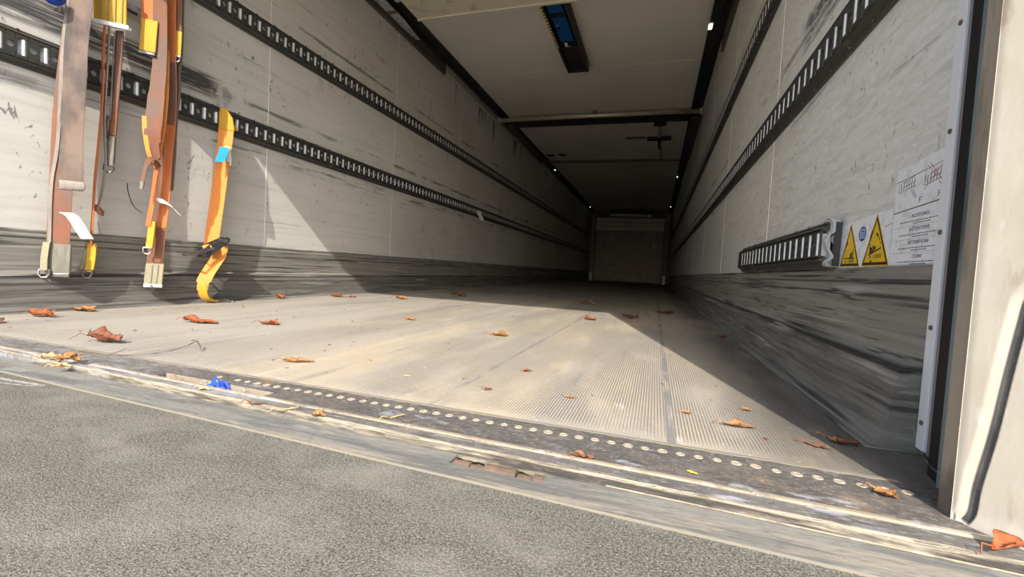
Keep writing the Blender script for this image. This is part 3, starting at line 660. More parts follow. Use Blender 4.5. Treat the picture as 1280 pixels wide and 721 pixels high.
# ------------------------------------------------------------------ overhead fittings
def channel(s, lab):
    t = thing('roof_channel', lab, 'channel', loc=(s*1.17, 0, HC))
    a, b2 = sorted((s*W, s*(W-.022))); bl(MB().box((a,.02,2.065), (b2,3.32,HC)), 'outer_flange', M['brownbar'], t, bevel=.003)
    a, b2 = sorted((s*(W-.022), s*(W-.128))); bl(MB().box((a,.02,2.168), (b2,13.6,HC)), 'channel_bed', M['darkbar'], t)
    a, b2 = sorted((s*(W-.128), s*(W-.140))); bl(MB().box((a,.02,2.150), (b2,13.6,HC)), 'inner_lip', M['black'], t)
    a, b2 = sorted((s*(W-.070), s*(W-.080))); bl(MB().box((a,.02,2.150), (b2,4.85,HC)), 'middle_rib', M['darkbar'], t)
    a, b2 = sorted((s*(W-.001), s*(W-.130))); bl(MB().box((a,5.15,2.148), (b2,7.2,HC-.001)), 'soffit_plate', M['brownbar'], t)
    # perforated track
    m = MB()
    x0, x1 = s*W, s*(W-.030)
    y = 3.33
    while y < 13.5:
        if y < 4.85 or y > 7.25:
            p = .034
            a, b2 = sorted((x0, x1))
            m.box((a,y,2.098), (b2,y+.014,2.110)); m.box((a,y+.014,2.098), (a+.006,y+p,2.110)); m.box((b2-.006,y+.014,2.098), (b2,y+p,2.110))
        y += .034
    xa, xb = sorted((s*W, s*(W-.006))); m.box((xa,3.33,2.104), (xb,13.5,2.168))
    bl(m, 'perforated_track', M['track'], t)
    return t
tl = channel(-1, 'dark roof edge channel with perforated track along the left wall')
tr = channel(1, 'dark roof edge channel with perforated track along the right wall')
# carriage plate in the left channel
t = thing('channel_carriage', 'grey bolted carriage plate sitting in the left roof channel', 'bracket', loc=(-1.17,2.4,2.1))
m = MB().extr([(-1.205,2.05),(-1.13,2.05),(-1.13,2.42),(-1.165,2.72),(-1.195,2.70),(-1.205,2.5)], 'z', 2.098, 2.104); bl(m, 'plate', M['galv'], t)
bl(MB().box((-1.205,2.28,2.090), (-1.11,2.31,2.098)), 'rust_strap', M['rust'], t)
for x, y in ((-1.19,2.15),(-1.15,2.2),(-1.18,2.45),(-1.16,2.55)): bl(MB().tube([(x,y,2.098),(x,y,2.092)], .006, 8), 'bolt', M['steel'], t)
# cream cross beam at the rear
t = thing('roof_cross_beam', 'wide cream cross beam under the roof, nearest the doorway', 'beam', loc=(0,2.2,2.12))
bl(MB().box((-1.03,1.75,2.105), (1.12,2.44,2.125)), 'beam_plate', M['cream'], t, bevel=.004)
bl(MB().box((-1.03,2.432,2.095), (1.12,2.455,2.149)), 'beam_lip', M['cream'], t, bevel=.003)
for x in (-1.065, 1.12):
    bl(MB().box((x,1.9,2.098), (x+.035,2.2,2.141)), 'end_fitting', M['galv'], t, bevel=.003)
# centre overhead unit
t = thing('overhead_track_unit', 'black overhead track with blue insert and brass pins hanging from the ceiling', 'track', loc=(.02,2.9,2.12))
bl(MB().box((-.075,2.46,2.165), (.115,3.60,HC-.001)), 'backplate', M['darkbar'], t)
for a, b2 in ((-.080,-.058),(.096,.118)): bl(MB().box((a,2.46,2.118), (b2,3.60,HC-.001)), 'side_flange', M['darkbar'], t)
bl(MB().box((.104,2.46,2.108), (.112,3.60,2.118)), 'flange_edge', M['brownbar'], t)
bl(MB().box((-.058,3.12,2.140), (.096,3.59,2.165)), 'end_cover', M['darkbar'], t, bevel=.004)
bl(MB().box((-.036,2.50,2.133), (.072,3.05,2.165)), 'blue_insert', M['blue'], t, bevel=.004)
bl(MB().box((-.030,2.62,2.130), (.066,2.68,2.134)), 'black_window', M['black'], t)
bl(MB().box((-.020,2.78,2.124), (.004,2.83,2.134)), 'latch', M['steel'], t, bevel=.002)
bl(MB().box((-.040,3.05,2.130), (.090,3.12,2.165)), 'black_clamp', M['black'], t)
bl(MB().box((-.010,3.062,2.124), (.012,3.105,2.130)), 'clamp_badge', M['bright'], t)
bl(MB().box((-.02,3.125,2.132), (.03,3.137,2.140)), 'brass_tab', M['yellowdot'], t)
for i in range(15): bl(MB().tube([(-.069,2.49+.043*i,2.120),(-.069,2.49+.043*i,2.108)], [.009,.006], 8), 'brass_pin', M['yellowdot'], t)
bl(MB().box((-.12,2.456,2.115), (.118,2.475,2.160)), 'front_plate', M['darkbar'], t)
bl(MB().box((-.080,3.596,2.118), (.118,3.606,HC-.001)), 'end_plate', M['darkbar'], t)
# round tube and flat beam
t = thing('roof_tube', 'round pale metal tube crossing under the ceiling between the walls', 'tube', loc=(0,4.88,2.16))
bl(MB().tube([(-1.19,4.87,2.140),(1.19,4.87,2.140)], .027, 14), 'tube', mat('tube_tarnished', (.66,.57,.44), .35, .5, [dict(scale=(6,20,20), lo=.5, hi=.65, col=(.3,.24,.17), amt=.7)]), t, smooth=True)
for x in (-1.21, 1.21): bl(MB().box((x-.02,4.84,2.105), (x+.02,4.90,2.150+.015)), 'end_clamp', M['galv'], t, bevel=.004)
bl(MB().box((-.01,4.83,2.165), (.03,4.85,2.189)), 'red_clip', mat('red_clip', (.30,.03,.03), .5), t)
m = MB()
for y in (4.93, 5.0, 5.07, 5.14): m.box((-1.10,y,2.135), (1.10,y+.05,HC-.001))
m.box((-1.10,4.93,2.15), (1.10,5.20,HC-.002))
tag(m.build('ribbed_roof_beam', M['darkbar']), 'dark ribbed beam across the ceiling just behind the pale tube', 'beam')
tag(MB().box((-1.10,7.21,2.155), (1.10,7.26,HC-.001)).build('roof_batten', M['brownbar']), 'thin brown batten across the dark part of the ceiling', 'batten')
t = thing('ceiling_bracket', 'dark cross-shaped bracket with cable on the ceiling, right of centre', 'bracket', loc=(.76,6,HC))
bl(MB().box((.60,5.93,2.150), (.92,6.05,2.178)), 'cross_bar', M['black'], t, bevel=.003)
bl(MB().box((.74,5.35,2.165), (.785,6.45,HC-.001)), 'spine', M['galv'], t)
bl(MB().box((.69,5.33,2.155), (.84,5.42,2.178)), 'end_plate', M['black'], t)
bl(MB().box((.745,6.1,2.155), (.78,6.5,2.168)), 'lower_arm', M['black'], t)
bl(MB().tube([(.775,6.45,2.182),(.79,6.8,2.182),(.80,7.2,2.182)], .006, 6), 'cable', M['black'], t)
tag(MB().box((.30,5.95,2.184), (.58,6.05,HC-.0005)).build('data_plate', M['greytrim']), 'small grey data plate on the ceiling beside the cross-shaped bracket', 'plate')
t = thing('ceiling_vent', 'pair of small dark curved vents with white knob on the ceiling, left', 'vent', loc=(-.86,6.85,HC))
for cx in (-.98, -.78):
    m = MB(); pts = [(cx+.075*math.cos(a), 6.80+.10*math.sin(a)) for a in [PI*i/12 for i in range(13)]]
    m.extr(pts, 'z', 2.180, HC-.001); bl(m, 'vent_shell', M['black'], t)
bl(MB().tube([(-.86,6.98,HC-.001),(-.86,6.98,2.165)], [.04,.03], 12), 'knob', M['white'], t)
def lamp(x, y, sz, label, grp=None):
    t = thing('marker_lamp', label, 'lamp', grp, loc=(x,y,2.148))
    bl(MB().box((x-sz*.9,y-sz*2.2,2.143), (x+sz*.9,y+sz*2.2,2.150)), 'lamp_housing', M['galv'], t)
    bl(MB().box((x-sz*.6,y-sz*1.6,2.135), (x+sz*.6,y+sz*1.6,2.143)), 'lens', M['lamp'], t)
lamp(-1.106, 7.75, .016, 'tiny glowing lamp in the left roof edge, nearer one')
lamp(-1.106, 12.55, .018, 'tiny glowing lamp in the left roof edge, close to the bulkhead')
lamp(1.106, 8.45, .016, 'tiny glowing lamp in the right roof edge, middle of three')
lamp(1.106, 12.3, .018, 'tiny glowing lamp in the right roof edge, close to the bulkhead')
lamp(1.106, 3.05, .022, 'bright small lamp in the right roof edge, nearest the doorway')

# ------------------------------------------------------------------ far bulkhead
t = thing('front_bulkhead', 'worn aluminium plank bulkhead at the far dark end of the cargo box', 'bulkhead', loc=(0,13.4,0))
zp = [.17+.069*i for i in range(20)]
for i, z in enumerate(zp): bl(MB().box((-.985,13.33+(i%2)*.006,z), (.985,13.37,z+.062)), 'plank', M['alu'], t)
for i, z in enumerate((1.56,1.69,1.82)): bl(MB().box((-.99,13.30,z), (.99,13.37,z+.118)), 'top_plank', mat('pale_plank_%s'%'abc'[i], (.50,.49,.46), .5, .2, [dict(scale=(3,3,30), lo=.5, hi=.65, col=(.25,.24,.22), amt=.6, detail=6)]), t, bevel=.004)
for s in (-1, 1):
    bl(MB().box((s*1.07-.055,13.34,.0), (s*1.07+.055,13.44,2.06)), 'side_post', M['greytrim'], t)
    bl(MB().box((s*1.07-.045,13.30,.0), (s*1.07+.045,13.34,.26)), 'post_foot', M['galv'], t, bevel=.004)
for x in (-.95,-.45,-.40,.22,.85): bl(MB().box((x-.03,13.33,.0), (x+.03,13.40,.17)), 'foot', M['greytrim'], t)
bl(MB().box((-.98,13.36,.03), (.98,13.38,.17)), 'bottom_plate', M['alu'], t)
bl(MB().tube([(-.58,13.34,2.02),(.48,13.34,2.02)], .045, 12), 'roller', M['cream'], t, smooth=True)
bl(MB().box((.50,13.31,1.97), (.60,13.38,2.06)), 'roller_end', M['cream'], t, bevel=.006)
bl(MB().box((-.6,13.25,2.06), (.62,13.45,HC-.002)), 'housing', M['black'], t)

# ------------------------------------------------------------------ lashing straps on the left wall
def V(*a): return Vector(a)
def strap_path(pts, x=-1.17, n=5): return lerp_path([(x if len(p) == 2 else p[2], p[0], p[1]) for p in pts], n)
def ratchet_hook(mb, c, s=1.0):                      # small snap hook made of wire
    c = Vector(c)
    mb.tube([c+V(-.010,-.008,.012)*s, c+V(-.011,-.010,-.004)*s, c+V(-.004,-.006,-.014)*s, c+V(.006,.002,-.013)*s, c+V(.010,.007,-.002)*s, c+V(.009,.007,.012)*s], .0028*s, 7)
    mb.tube([c+V(-.011,-.009,.010)*s, c+V(.010,.008,.010)*s], .003*s, 7)
    return mb
# S1 wide grimy strap
WV = V(.0245,.0215,0)
t = thing('lashing_strap', 'wide grimy grey and rust strap with folded hem, leftmost on the left wall', 'strap', loc=(-1.17,.36,.12))
up = [(.405,1.43),(.395,1.2),(.391,1.10),(.382,.95),(.372,.75),(.369,.60),(.366,.45)]
front = [(.405,1.43,-1.165),(.397,1.2,-1.160),(.391,1.10,-1.150),(.383,.95,-1.158),(.374,.78,-1.150),(.370,.62,-1.156),(.368,.50,-1.150),(.368,.445,-1.150)]
bl(MB().ribbon(strap_path(front), WV), 'front_webbing', M['greyweb'], t, smooth=False)
pth = strap_path([(.368,.462,-1.1495),(.368,.452,-1.143),(.368,.440,-1.143),(.367,.432,-1.150),(.366,.437,-1.156)], n=4)
bl(MB().ribbon(pth, WV*1.06, .0025), 'rolled_hem', M['paleweb'], t, smooth=True)
bl(MB().ribbon(strap_path([(.385,1.0,-1.176),(.362,.72,-1.176),(.352,.50,-1.172),(.348,.38,-1.170),(.344,.26,-1.170),(.343,.20,-1.170)]), WV*.97), 'back_webbing', M['brownweb'], t)
bl(MB().ribbon(strap_path([(.372,1.10,-1.185),(.358,.9,-1.187),(.345,.60,-1.180),(.331,.45,-1.185),(.327,.3,-1.184),(.325,.24,-1.182)]), WV*.16), 'edge_webbing', M['paleweb'], t)
bl(MB().ribbon(strap_path([(.345,.238,-1.168),(.343,.19,-1.167),(.3425,.135,-1.168)]), WV*1.05, .0055), 'wear_sleeve', M['oliveg'], t)
bl(MB().ribbon(strap_path([(.318,.242,-1.180),(.312,.19,-1.180),(.311,.145,-1.180)]), WV*.30, .004), 'side_sleeve', M['olive'], t)
m = MB(); c = V(-1.168,.343,.128)
m.obox(c, WV*.98, V(.004,-.005,0), V(0,0,.007)); bl(m, 'end_fitting', M['dsteel'], t, bevel=.002)
bl(ratchet_hook(MB(), (-1.183,.314,.135), 1.1), 'hook', M['steel'], t)
lab = strap_path([(.352,.350,-1.150),(.366,.340,-1.142),(.380,.315,-1.136),(.392,.288,-1.132),(.406,.262,-1.128)], n=4)
m = MB().ribbon(lab, V(.004,.017,.001), .0004); bl(m, 'paper_label', M['paper'], t)
# thin seams stitched on
# S2 yellow sleeve with steel bar
t = thing('lashing_strap', 'yellow sleeved strap end with a bluish steel bar, top left beside the wide strap', 'strap', loc=(-1.16,.486,1.06))
W2 = V(.036,.034,0)
bl(MB().ribbon(strap_path([(.49,1.42,-1.18),(.488,1.3,-1.172),(.486,1.2,-1.165)]), W2*.8), 'webbing', M['orange'], t)
bl(MB().ribbon(strap_path([(.487,1.24,-1.165),(.486,1.15,-1.162),(.486,1.075,-1.160)]), W2*.96, .005), 'wear_sleeve', M['yellow'], t)
m = MB()
for k in (-.6,-.2,.2,.6): m.ribbon([V(-1.153,.4865,1.24)+W2*k+V(.002,-.004,0), V(-1.152,.486,1.075)+W2*k+V(.002,-.004,0)], V(.0012,.0012,0), .0006)
bl(m, 'stitching', M['olive'], t)
m = MB().obox((-1.16,.486,1.066), W2*1.12, V(.006,-.006,0), V(0,0,.0085)); bl(m, 'end_bar', M['bright'], t, bevel=.003)
bl(MB().tube([V(-1.16,.486,1.066)+W2*1.1, V(-1.16,.486,1.060)+W2*1.25], .005, 8), 'bar_pin', M['galv'], t)
# blue bit top left
t = thing('blue_handle', 'deep blue plastic handle at the very top left behind the wide strap', 'handle', loc=(-1.18,.33,1.12))
bl(MB().tube(lerp_path([(-1.20,.275,1.20),(-1.185,.285,1.13),(-1.175,.305,1.085),(-1.172,.325,1.07),(-1.176,.342,1.085)], 5), [.022]*21, 10), 'grip', M['deepblue'], t, smooth=True)
bl(MB().tube([(-1.205,.27,1.17),(-1.19,.315,1.165)], .006, 8), 'pivot', M['dsteel'], t)
# S2b edge-on orange strap with yellow sleeve
t = thing('lashing_strap', 'thin edge-on orange strap with small yellow sleeve and hook, second from left', 'strap', loc=(-1.17,.44,.13))
bl(MB().ribbon(strap_path([(.478,1.06,-1.176),(.474,.95,-1.176),(.472,.80,-1.173),(.466,.66,-1.176),(.452,.50,-1.172),(.446,.36,-1.172),(.440,.24,-1.172)]), V(.012,-.004,0), .0022), 'webbing', M['orange'], t)
bl(MB().ribbon(strap_path([(.444,.245,-1.168),(.440,.19,-1.166),(.434,.148,-1.166)]), V(.010,.009,0), .005), 'wear_sleeve', M['yellow'], t)
bl(MB().ribbon(strap_path([(.430,.225,-1.178),(.424,.17,-1.180),(.417,.150,-1.180)]), V(.004,.003,0), .003), 'side_sleeve', M['olive'], t)
bl(ratchet_hook(MB(), (-1.168,.430,.133), 1.0), 'hook', M['steel'], t)
# S2c grey strap with knotted end
t = thing('lashing_strap', 'narrow grey strap hanging edge-on with knotted brown end', 'strap', loc=(-1.165,.46,.36))
bl(MB().ribbon(strap_path([(.486,1.06,-1.165),(.481,.9,-1.165),(.474,.75,-1.163),(.476,.66,-1.165),(.479,.56,-1.163),(.472,.46,-1.165),(.462,.40,-1.165),(.457,.375,-1.165)]), V(.010,-.003,0), .002), 'webbing', M['paleweb'], t)
m = MB(); m.tube([(-1.170,.452,.392),(-1.166,.456,.378),(-1.160,.464,.365),(-1.158,.470,.352)], [.005,.011,.010,.003], 8); m.tube([(-1.165,.458,.38),(-1.168,.476,.368),(-1.165,.482,.372)], [.006,.004,.001], 6)
bl(m, 'knot', M['brownweb'], t)
bl(MB().tube(lerp_path([(-1.165,.458,.33),(-1.170,.470,.28),(-1.165,.478,.24),(-1.162,.486,.21)], 4), .0012, 5), 'loose_thread', M['paleweb'], t)
# S2d brown strap with hook hardware
t = thing('lashing_strap', 'narrow rust-brown strap ending in a dark grimy hook', 'strap', loc=(-1.16,.495,.5))
bl(MB().ribbon(strap_path([(.520,1.06,-1.165),(.517,.95,-1.165),(.513,.86,-1.165),(.506,.77,-1.164),(.502,.70,-1.163),(.499,.66,-1.163)]), V(.013,.005,0), .003), 'webbing', M['brownweb'], t)
bl(MB().ribbon(strap_path([(.508,1.05,-1.172),(.502,.9,-1.172),(.498,.78,-1.170),(.495,.72,-1.168)]), V(.006,-.003,0), .002), 'edge_webbing', M['paleweb'], t)
m = MB(); m.tube(lerp_path([(-1.163,.486,.73),(-1.165,.480,.705),(-1.160,.478,.675),(-1.160,.484,.645)], 4), .0045, 8)
bl(m, 'upper_hook', M['dsteel'], t)
bl(MB().ribbon(strap_path([(.497,.655,-1.162),(.494,.60,-1.160),(.491,.545,-1.160)]), V(.011,.007,0), .006), 'wear_sleeve', M['oliveg'], t)
bl(ratchet_hook(MB(), (-1.160,.489,.535), 1.15), 'hook', M['dsteel'], t)

# S3 bundle
WB = V(.020,.019,0)
t = thing('lashing_strap', 'long orange and brown strap with olive sleeve and steel end, middle of the bundle', 'strap', loc=(-1.15,.66,.07))
bl(MB().ribbon(strap_path([(.684,1.42,-1.16),(.684,1.26,-1.150),(.682,1.07,-1.143),(.684,.90,-1.140),(.684,.75,-1.142),(.680,.61,-1.145),(.672,.44,-1.148),(.662,.275,-1.152),(.655,.175,-1.155),(.652,.12,-1.157)]), WB), 'webbing', M['brownweb'], t)
bl(MB().ribbon(strap_path([(.688,1.42,-1.137),(.688,1.26,-1.137),(.690,1.07,-1.134),(.694,.90,-1.131),(.694,.76,-1.132),(.688,.66,-1.134),(.683,.52,-1.137),(.676,.40,-1.139),(.672,.33,-1.142)]), WB*.60, .0016), 'front_webbing', M['orange'], t)
bl(MB().ribbon(strap_path([(.655,.178,-1.150),(.651,.13,-1.150),(.648,.092,-1.150)]), WB*1.12, .0055), 'wear_sleeve', M['olive'], t)
m = MB()
for k in (-.35,.35): m.ribbon([V(-1.1435,.651,.172)+WB*k, V(-1.1435,.645,.095)+WB*k], V(.0015,.0014,0), .0008)
bl(m, 'stitching', M['oliveg'], t)
m = MB().obox((-1.150,.648,.086), WB*1.15, V(.005,-.005,0), V(0,0,.007)); bl(m, 'end_fitting', M['galv'], t, bevel=.002)
m = MB().tube([V(-1.146,.642,.086)-WB*.1, V(-1.140,.636,.086)-WB*.1], .003, 8); bl(m, 'rivet', M['rust'], t)
lab = strap_path([(.640,.440,-1.128),(.664,.436,-1.118),(.690,.420,-1.110),(.715,.392,-1.105)], n=4)
m = MB().ribbon(lab, V(.004,.010,-.011), .0004); bl(m, 'paper_label', M['paper'], t)
t = thing('lashing_strap', 'wide orange strap folded into a loop, left side of the bundle', 'strap', loc=(-1.13,.62,.5))
bl(MB().ribbon(strap_path([(.645,1.42,-1.125),(.648,1.24,-1.125),(.647,1.05,-1.118),(.640,.94,-1.112),(.630,.85,-1.108),(.620,.77,-1.103),(.614,.71,-1.102),(.618,.66,-1.106),(.630,.60,-1.112),(.636,.575,-1.120)]),
   [WB*.85]*15+[WB*.9]*5+[WB*1.0]*5+[WB*1.05]*5+[WB*1.0]*5+[WB*.75]*5+[WB*.45]*6), 'webbing', M['brownweb'], t)
bl(MB().ribbon(strap_path([(.668,1.05,-1.124),(.662,.92,-1.114),(.655,.82,-1.108),(.648,.74,-1.106),(.642,.68,-1.108),(.638,.63,-1.114),(.640,.60,-1.120)]), WB*.62, .0014), 'inner_fold', M['orange2'], t)
bl(MB().ribbon(strap_path([(.596,.76,-1.122),(.598,.70,-1.12),(.612,.62,-1.118),(.634,.58,-1.12)]), WB*.28, .0014), 'edge_fold', M['orange2'], t)
bl(MB().ribbon(strap_path([(.650,.585,-1.118),(.630,.600,-1.108),(.606,.590,-1.104),(.594,.560,-1.106),(.588,.520,-1.108),(.584,.485,-1.110)]), [WB*.30+V(0,0,-.010)]*6+[WB*.26+V(0,0,-.006)]*8+[WB*.24]*12, .002), 'loop_tail', M['brownweb'], t)
bl(MB().tube([(-1.109,.586,.50),(-1.110,.583,.470)], [.008,.006], 8), 'loop_end', M['paleweb'], t)
bl(MB().ribbon(strap_path([(.652,.590,-1.128),(.648,.53,-1.130),(.642,.45,-1.132),(.634,.38,-1.136),(.628,.33,-1.138)]), WB*.33, .002), 'lower_webbing', M['orange'], t); t.location.y -= .012
bl(MB().ribbon(strap_path([(.630,.350,-1.134),(.626,.30,-1.134),(.620,.245,-1.134)]), V(.010,.007,0), .0055), 'wear_sleeve', M['yellow'], t)
bl(ratchet_hook(MB(), (-1.134,.614,.232), 1.05), 'hook', M['steel'], t)
t = thing('lashing_strap', 'short orange strap with stitched yellow sleeve, top of the bundle on its left', 'strap', loc=(-1.14,.62,1.0))
bl(MB().ribbon(strap_path([(.622,1.42,-1.15),(.620,1.25,-1.148),(.615,1.13,-1.146)]), WB*1.15), 'webbing', M['orange'], t)
bl(MB().ribbon(strap_path([(.612,1.145,-1.142),(.606,1.08,-1.140),(.603,1.02,-1.140)]), WB*.95, .005), 'wear_sleeve', M['yellow'], t)
m = MB().obox((-1.140,.600,1.012), WB*1.0, V(.004,-.004,0), V(0,0,.006)); bl(m, 'end_fitting', M['dsteel'], t, bevel=.002)
t = thing('lashing_strap', 'long pale grey folded strap on the right side of the bundle', 'strap', loc=(-1.16,.70,.5))
bl(MB().ribbon(strap_path([(.735,1.42,-1.165),(.732,1.28,-1.162),(.730,1.09,-1.160),(.728,.90,-1.158),(.722,.75,-1.158),(.716,.62,-1.158),(.712,.50,-1.158)]), WB*.50, .002), 'webbing', M['greyweb'], t)
bl(MB().ribbon(strap_path([(.747,1.42,-1.150),(.744,1.28,-1.148),(.742,1.09,-1.146),(.738,1.0,-1.150),(.736,.90,-1.146),(.728,.78,-1.150),(.722,.62,-1.146),(.714,.49,-1.148)]), WB*.16, .0022), 'folded_edge', M['paleweb'], t)
t = thing('lashing_strap', 'short strap end with pale yellow sleeve and hook, right side of the bundle top', 'strap', loc=(-1.14,.70,1.05))
bl(MB().ribbon(strap_path([(.712,1.42,-1.128),(.712,1.25,-1.128),(.710,1.14,-1.126)]), WB*.45, .002), 'webbing', M['brownweb'], t)
bl(MB().ribbon(strap_path([(.712,1.15,-1.124),(.709,1.09,-1.122),(.707,1.045,-1.122)]), WB*.42, .0045), 'wear_sleeve', M['yellow'], t)
bl(ratchet_hook(MB(), (-1.122,.703,1.035), 1.0), 'hook', M['steel'], t)
t = thing('lashing_strap', 'thin dark strap end hanging behind the olive sleeve of the bundle', 'strap', loc=(-1.16,.69,.2))
bl(MB().ribbon(strap_path([(.706,.52,-1.168),(.702,.42,-1.166),(.697,.33,-1.166),(.693,.25,-1.168)]), WB*.22, .0016), 'webbing', M['paleweb'], t)
bl(MB().tube(lerp_path([(-1.164,.700,.285),(-1.160,.697,.25),(-1.162,.690,.215)], 4), .0045, 8), 'hook', M['dsteel'], t, smooth=True)

# S4 ratchet strap
t = thing('ratchet_strap', 'bright orange ratchet strap hanging alone from the lower rail, tail on the floor', 'strap', loc=(-1.19,.95,.03))
WR = V(.021,.020,0)
pth = strap_path([(1.010,.868,-1.200),(1.000,.80,-1.185),(.992,.72,-1.180),(.984,.62,-1.178),(.975,.50,-1.176),(.966,.40,-1.174),(.958,.31,-1.172),(.955,.27,-1.170)], n=5)
wd = [WR*(1.12-.12*min(1,i/12)) for i in range(len(pth))]
bl(MB().ribbon(pth, wd, .0016), 'webbing', M['orange2'], t)
m = MB(); c0 = V(-1.195,1.012,.905); 
m.ribbon([V(-1.203,.995,.935), V(-1.197,1.005,.895), V(-1.190,1.008,.835)], [WR*.45, WR*1.0, WR*1.12], .006)
m.ribbon([V(-1.195,1.02,.895), V(-1.186,1.04,.855), V(-1.183,1.052,.845)], [WR*.4, WR*.35, WR*.3], .004)
bl(m, 'wear_sleeve', M['yellow'], t)
pth = [V(-1.162,.978,.742), V(-1.152,.970,.725), V(-1.143,.955,.695), V(-1.138,.940,.662)]
bl(MB().ribbon(lerp_path([tuple(p) for p in pth], 4), V(.006,.020,.003), .0006), 'blue_label', M['bluelab'], t)
bl(MB().ribbon(strap_path([(.996,.75,-1.166),(1.004,.70,-1.160),(1.006,.66,-1.160)]), WR*.35, .0005), 'white_label', M['paper'], t)
bl(MB().ribbon(strap_path([(.958,.285,-1.160),(.935,.262,-1.140),(.905,.255,-1.125),(.900,.268,-1.128),(.930,.275,-1.145)]), [V(.012,.012,.004)]*21, .0016), 'lower_loop', M['orange2'], t)
pth = strap_path([(.990,.270,-1.150),(.972,.220,-1.142),(.930,.165,-1.135),(.900,.120,-1.132),(.888,.080,-1.132),(.893,.045,-1.135),(.912,.020,-1.138),(.940,.008,-1.142)], n=5)
bl(MB().ribbon(pth, [WR*1.0]*18+[WR*.75]*5+[WR*.6]*13, .0018), 'tail_webbing', M['orange2'], t)
bl(MB().ribbon(strap_path([(.888,.085,-1.128),(.893,.048,-1.130),(.912,.022,-1.133),(.945,.0085,-1.138),(.968,.0075,-1.140)], n=5), WR*.5, .004), 'tail_sleeve', M['yellow'], t)
m = MB(); m.tube(lerp_path([(-1.150,.955,.010),(-1.140,.99,.012),(-1.128,1.015,.009),(-1.118,1.02,.006),(-1.128,.985,.006),(-1.130,.955,.009)], 5), .0038, 8); m.tube([(-1.118,1.02,.006),(-1.105,1.035,.005)], .003, 7)
bl(m, 'wire_hook', M['steel'], t, smooth=True)
# ratchet buckle: two side plates, spindle, handle frame, release bar
rb = thing('x', '', ''); bpy.data.objects.remove(rb)
c = V(-1.135,.930,.262); D = V(.02,.062,.048).normalized(); U = V(-.012,-.048,.066).normalized(); S = D.cross(U).normalized()
def plate(side):
    o = MB(); pts = [(-.070,-.012),(-.050,-.024),(-.010,-.022),(.035,-.018),(.070,-.014),(.080,.0),(.070,.013),(.035,.017),(-.010,.022),(-.050,.015)]
    base = c+S*side*.024; th = S*.0014
    vs = [base+D*a+U*b2-th for a,b2 in pts]+[base+D*a+U*b2+th for a,b2 in pts]; n = len(pts)
    return o.add(vs, [tuple(range(n))[::-1], tuple(range(n,2*n))]+[(i,(i+1)%n,(i+1)%n+n,i+n) for i in range(n)])
bl(plate(-1), 'buckle_plate', M['dsteel'], t); bl(plate(1), 'buckle_plate', M['dsteel'], t)
bl(MB().tube([c+D*.055-S*.030, c+D*.055+S*.030], .0095, 12), 'spindle', M['steel'], t)
bl(MB().tube([c-D*.01-S*.026, c-D*.01+S*.026], .008, 12), 'roller', M['steel'], t)
E_ = V(.004,-.105,-.030)
m = MB()
for s in (-1, 1): m.tube([c-D*.02+S*.026*s, c-D*.02+S*.026*s+E_*.45+V(0,0,-.004), c-D*.02+S*.026*s+E_], .0046, 7)
m.tube([c-D*.02-S*.026+E_, c-D*.02+S*.026+E_], .0055, 8)
m.tube([c-D*.02-S*.026+E_*.5, c-D*.02+S*.026+E_*.5], .003, 8)
bl(m, 'handle_frame', M['steel'], t)
tag(MB().tube(lerp_path([(-1.150,.545,.49),(-1.19,.575,.455),(-1.215,.61,.41),(-1.21,.64,.385)], 5), .0016, 6).build('loose_wire', M['black']), 'thin dark wire sticking out of the left wall beside the bundle', 'wire')
t.location.y -= .008
for o in list(t.children_recursive):
    for v in o.data.vertices: v.co.y -= .030*min(1, max(0, (.87-(v.co.z+.03))/.6))
# items hung on the lower left rail, top
t = thing('rail_latch', 'small grey latch plate on the left wall behind the straps, at the top edge', 'latch', loc=(-1.21,.58,1.18))
bl(MB().box((-1.232,.52,1.175), (-1.20,.62,1.20)), 'latch_body', M['galv'], t, bevel=.003)
bl(MB().tube([(-1.20,.54,1.168),(-1.20,.60,1.168)], .006, 8), 'latch_pin', M['dsteel'], t)
tag(MB().ribbon(lerp_path([(-1.203,4.30,.895),(-1.198,4.31,.86),(-1.193,4.36,.825),(-1.196,4.38,.79)], 4), V(.012,.035,0), .001).build('paper_scrap', M['paper']), 'small white paper scrap hanging from the lower left rail, halfway to the dark end', 'scrap')

# dark smear on the wall behind the straps (a scuffed protective strip)
t = None

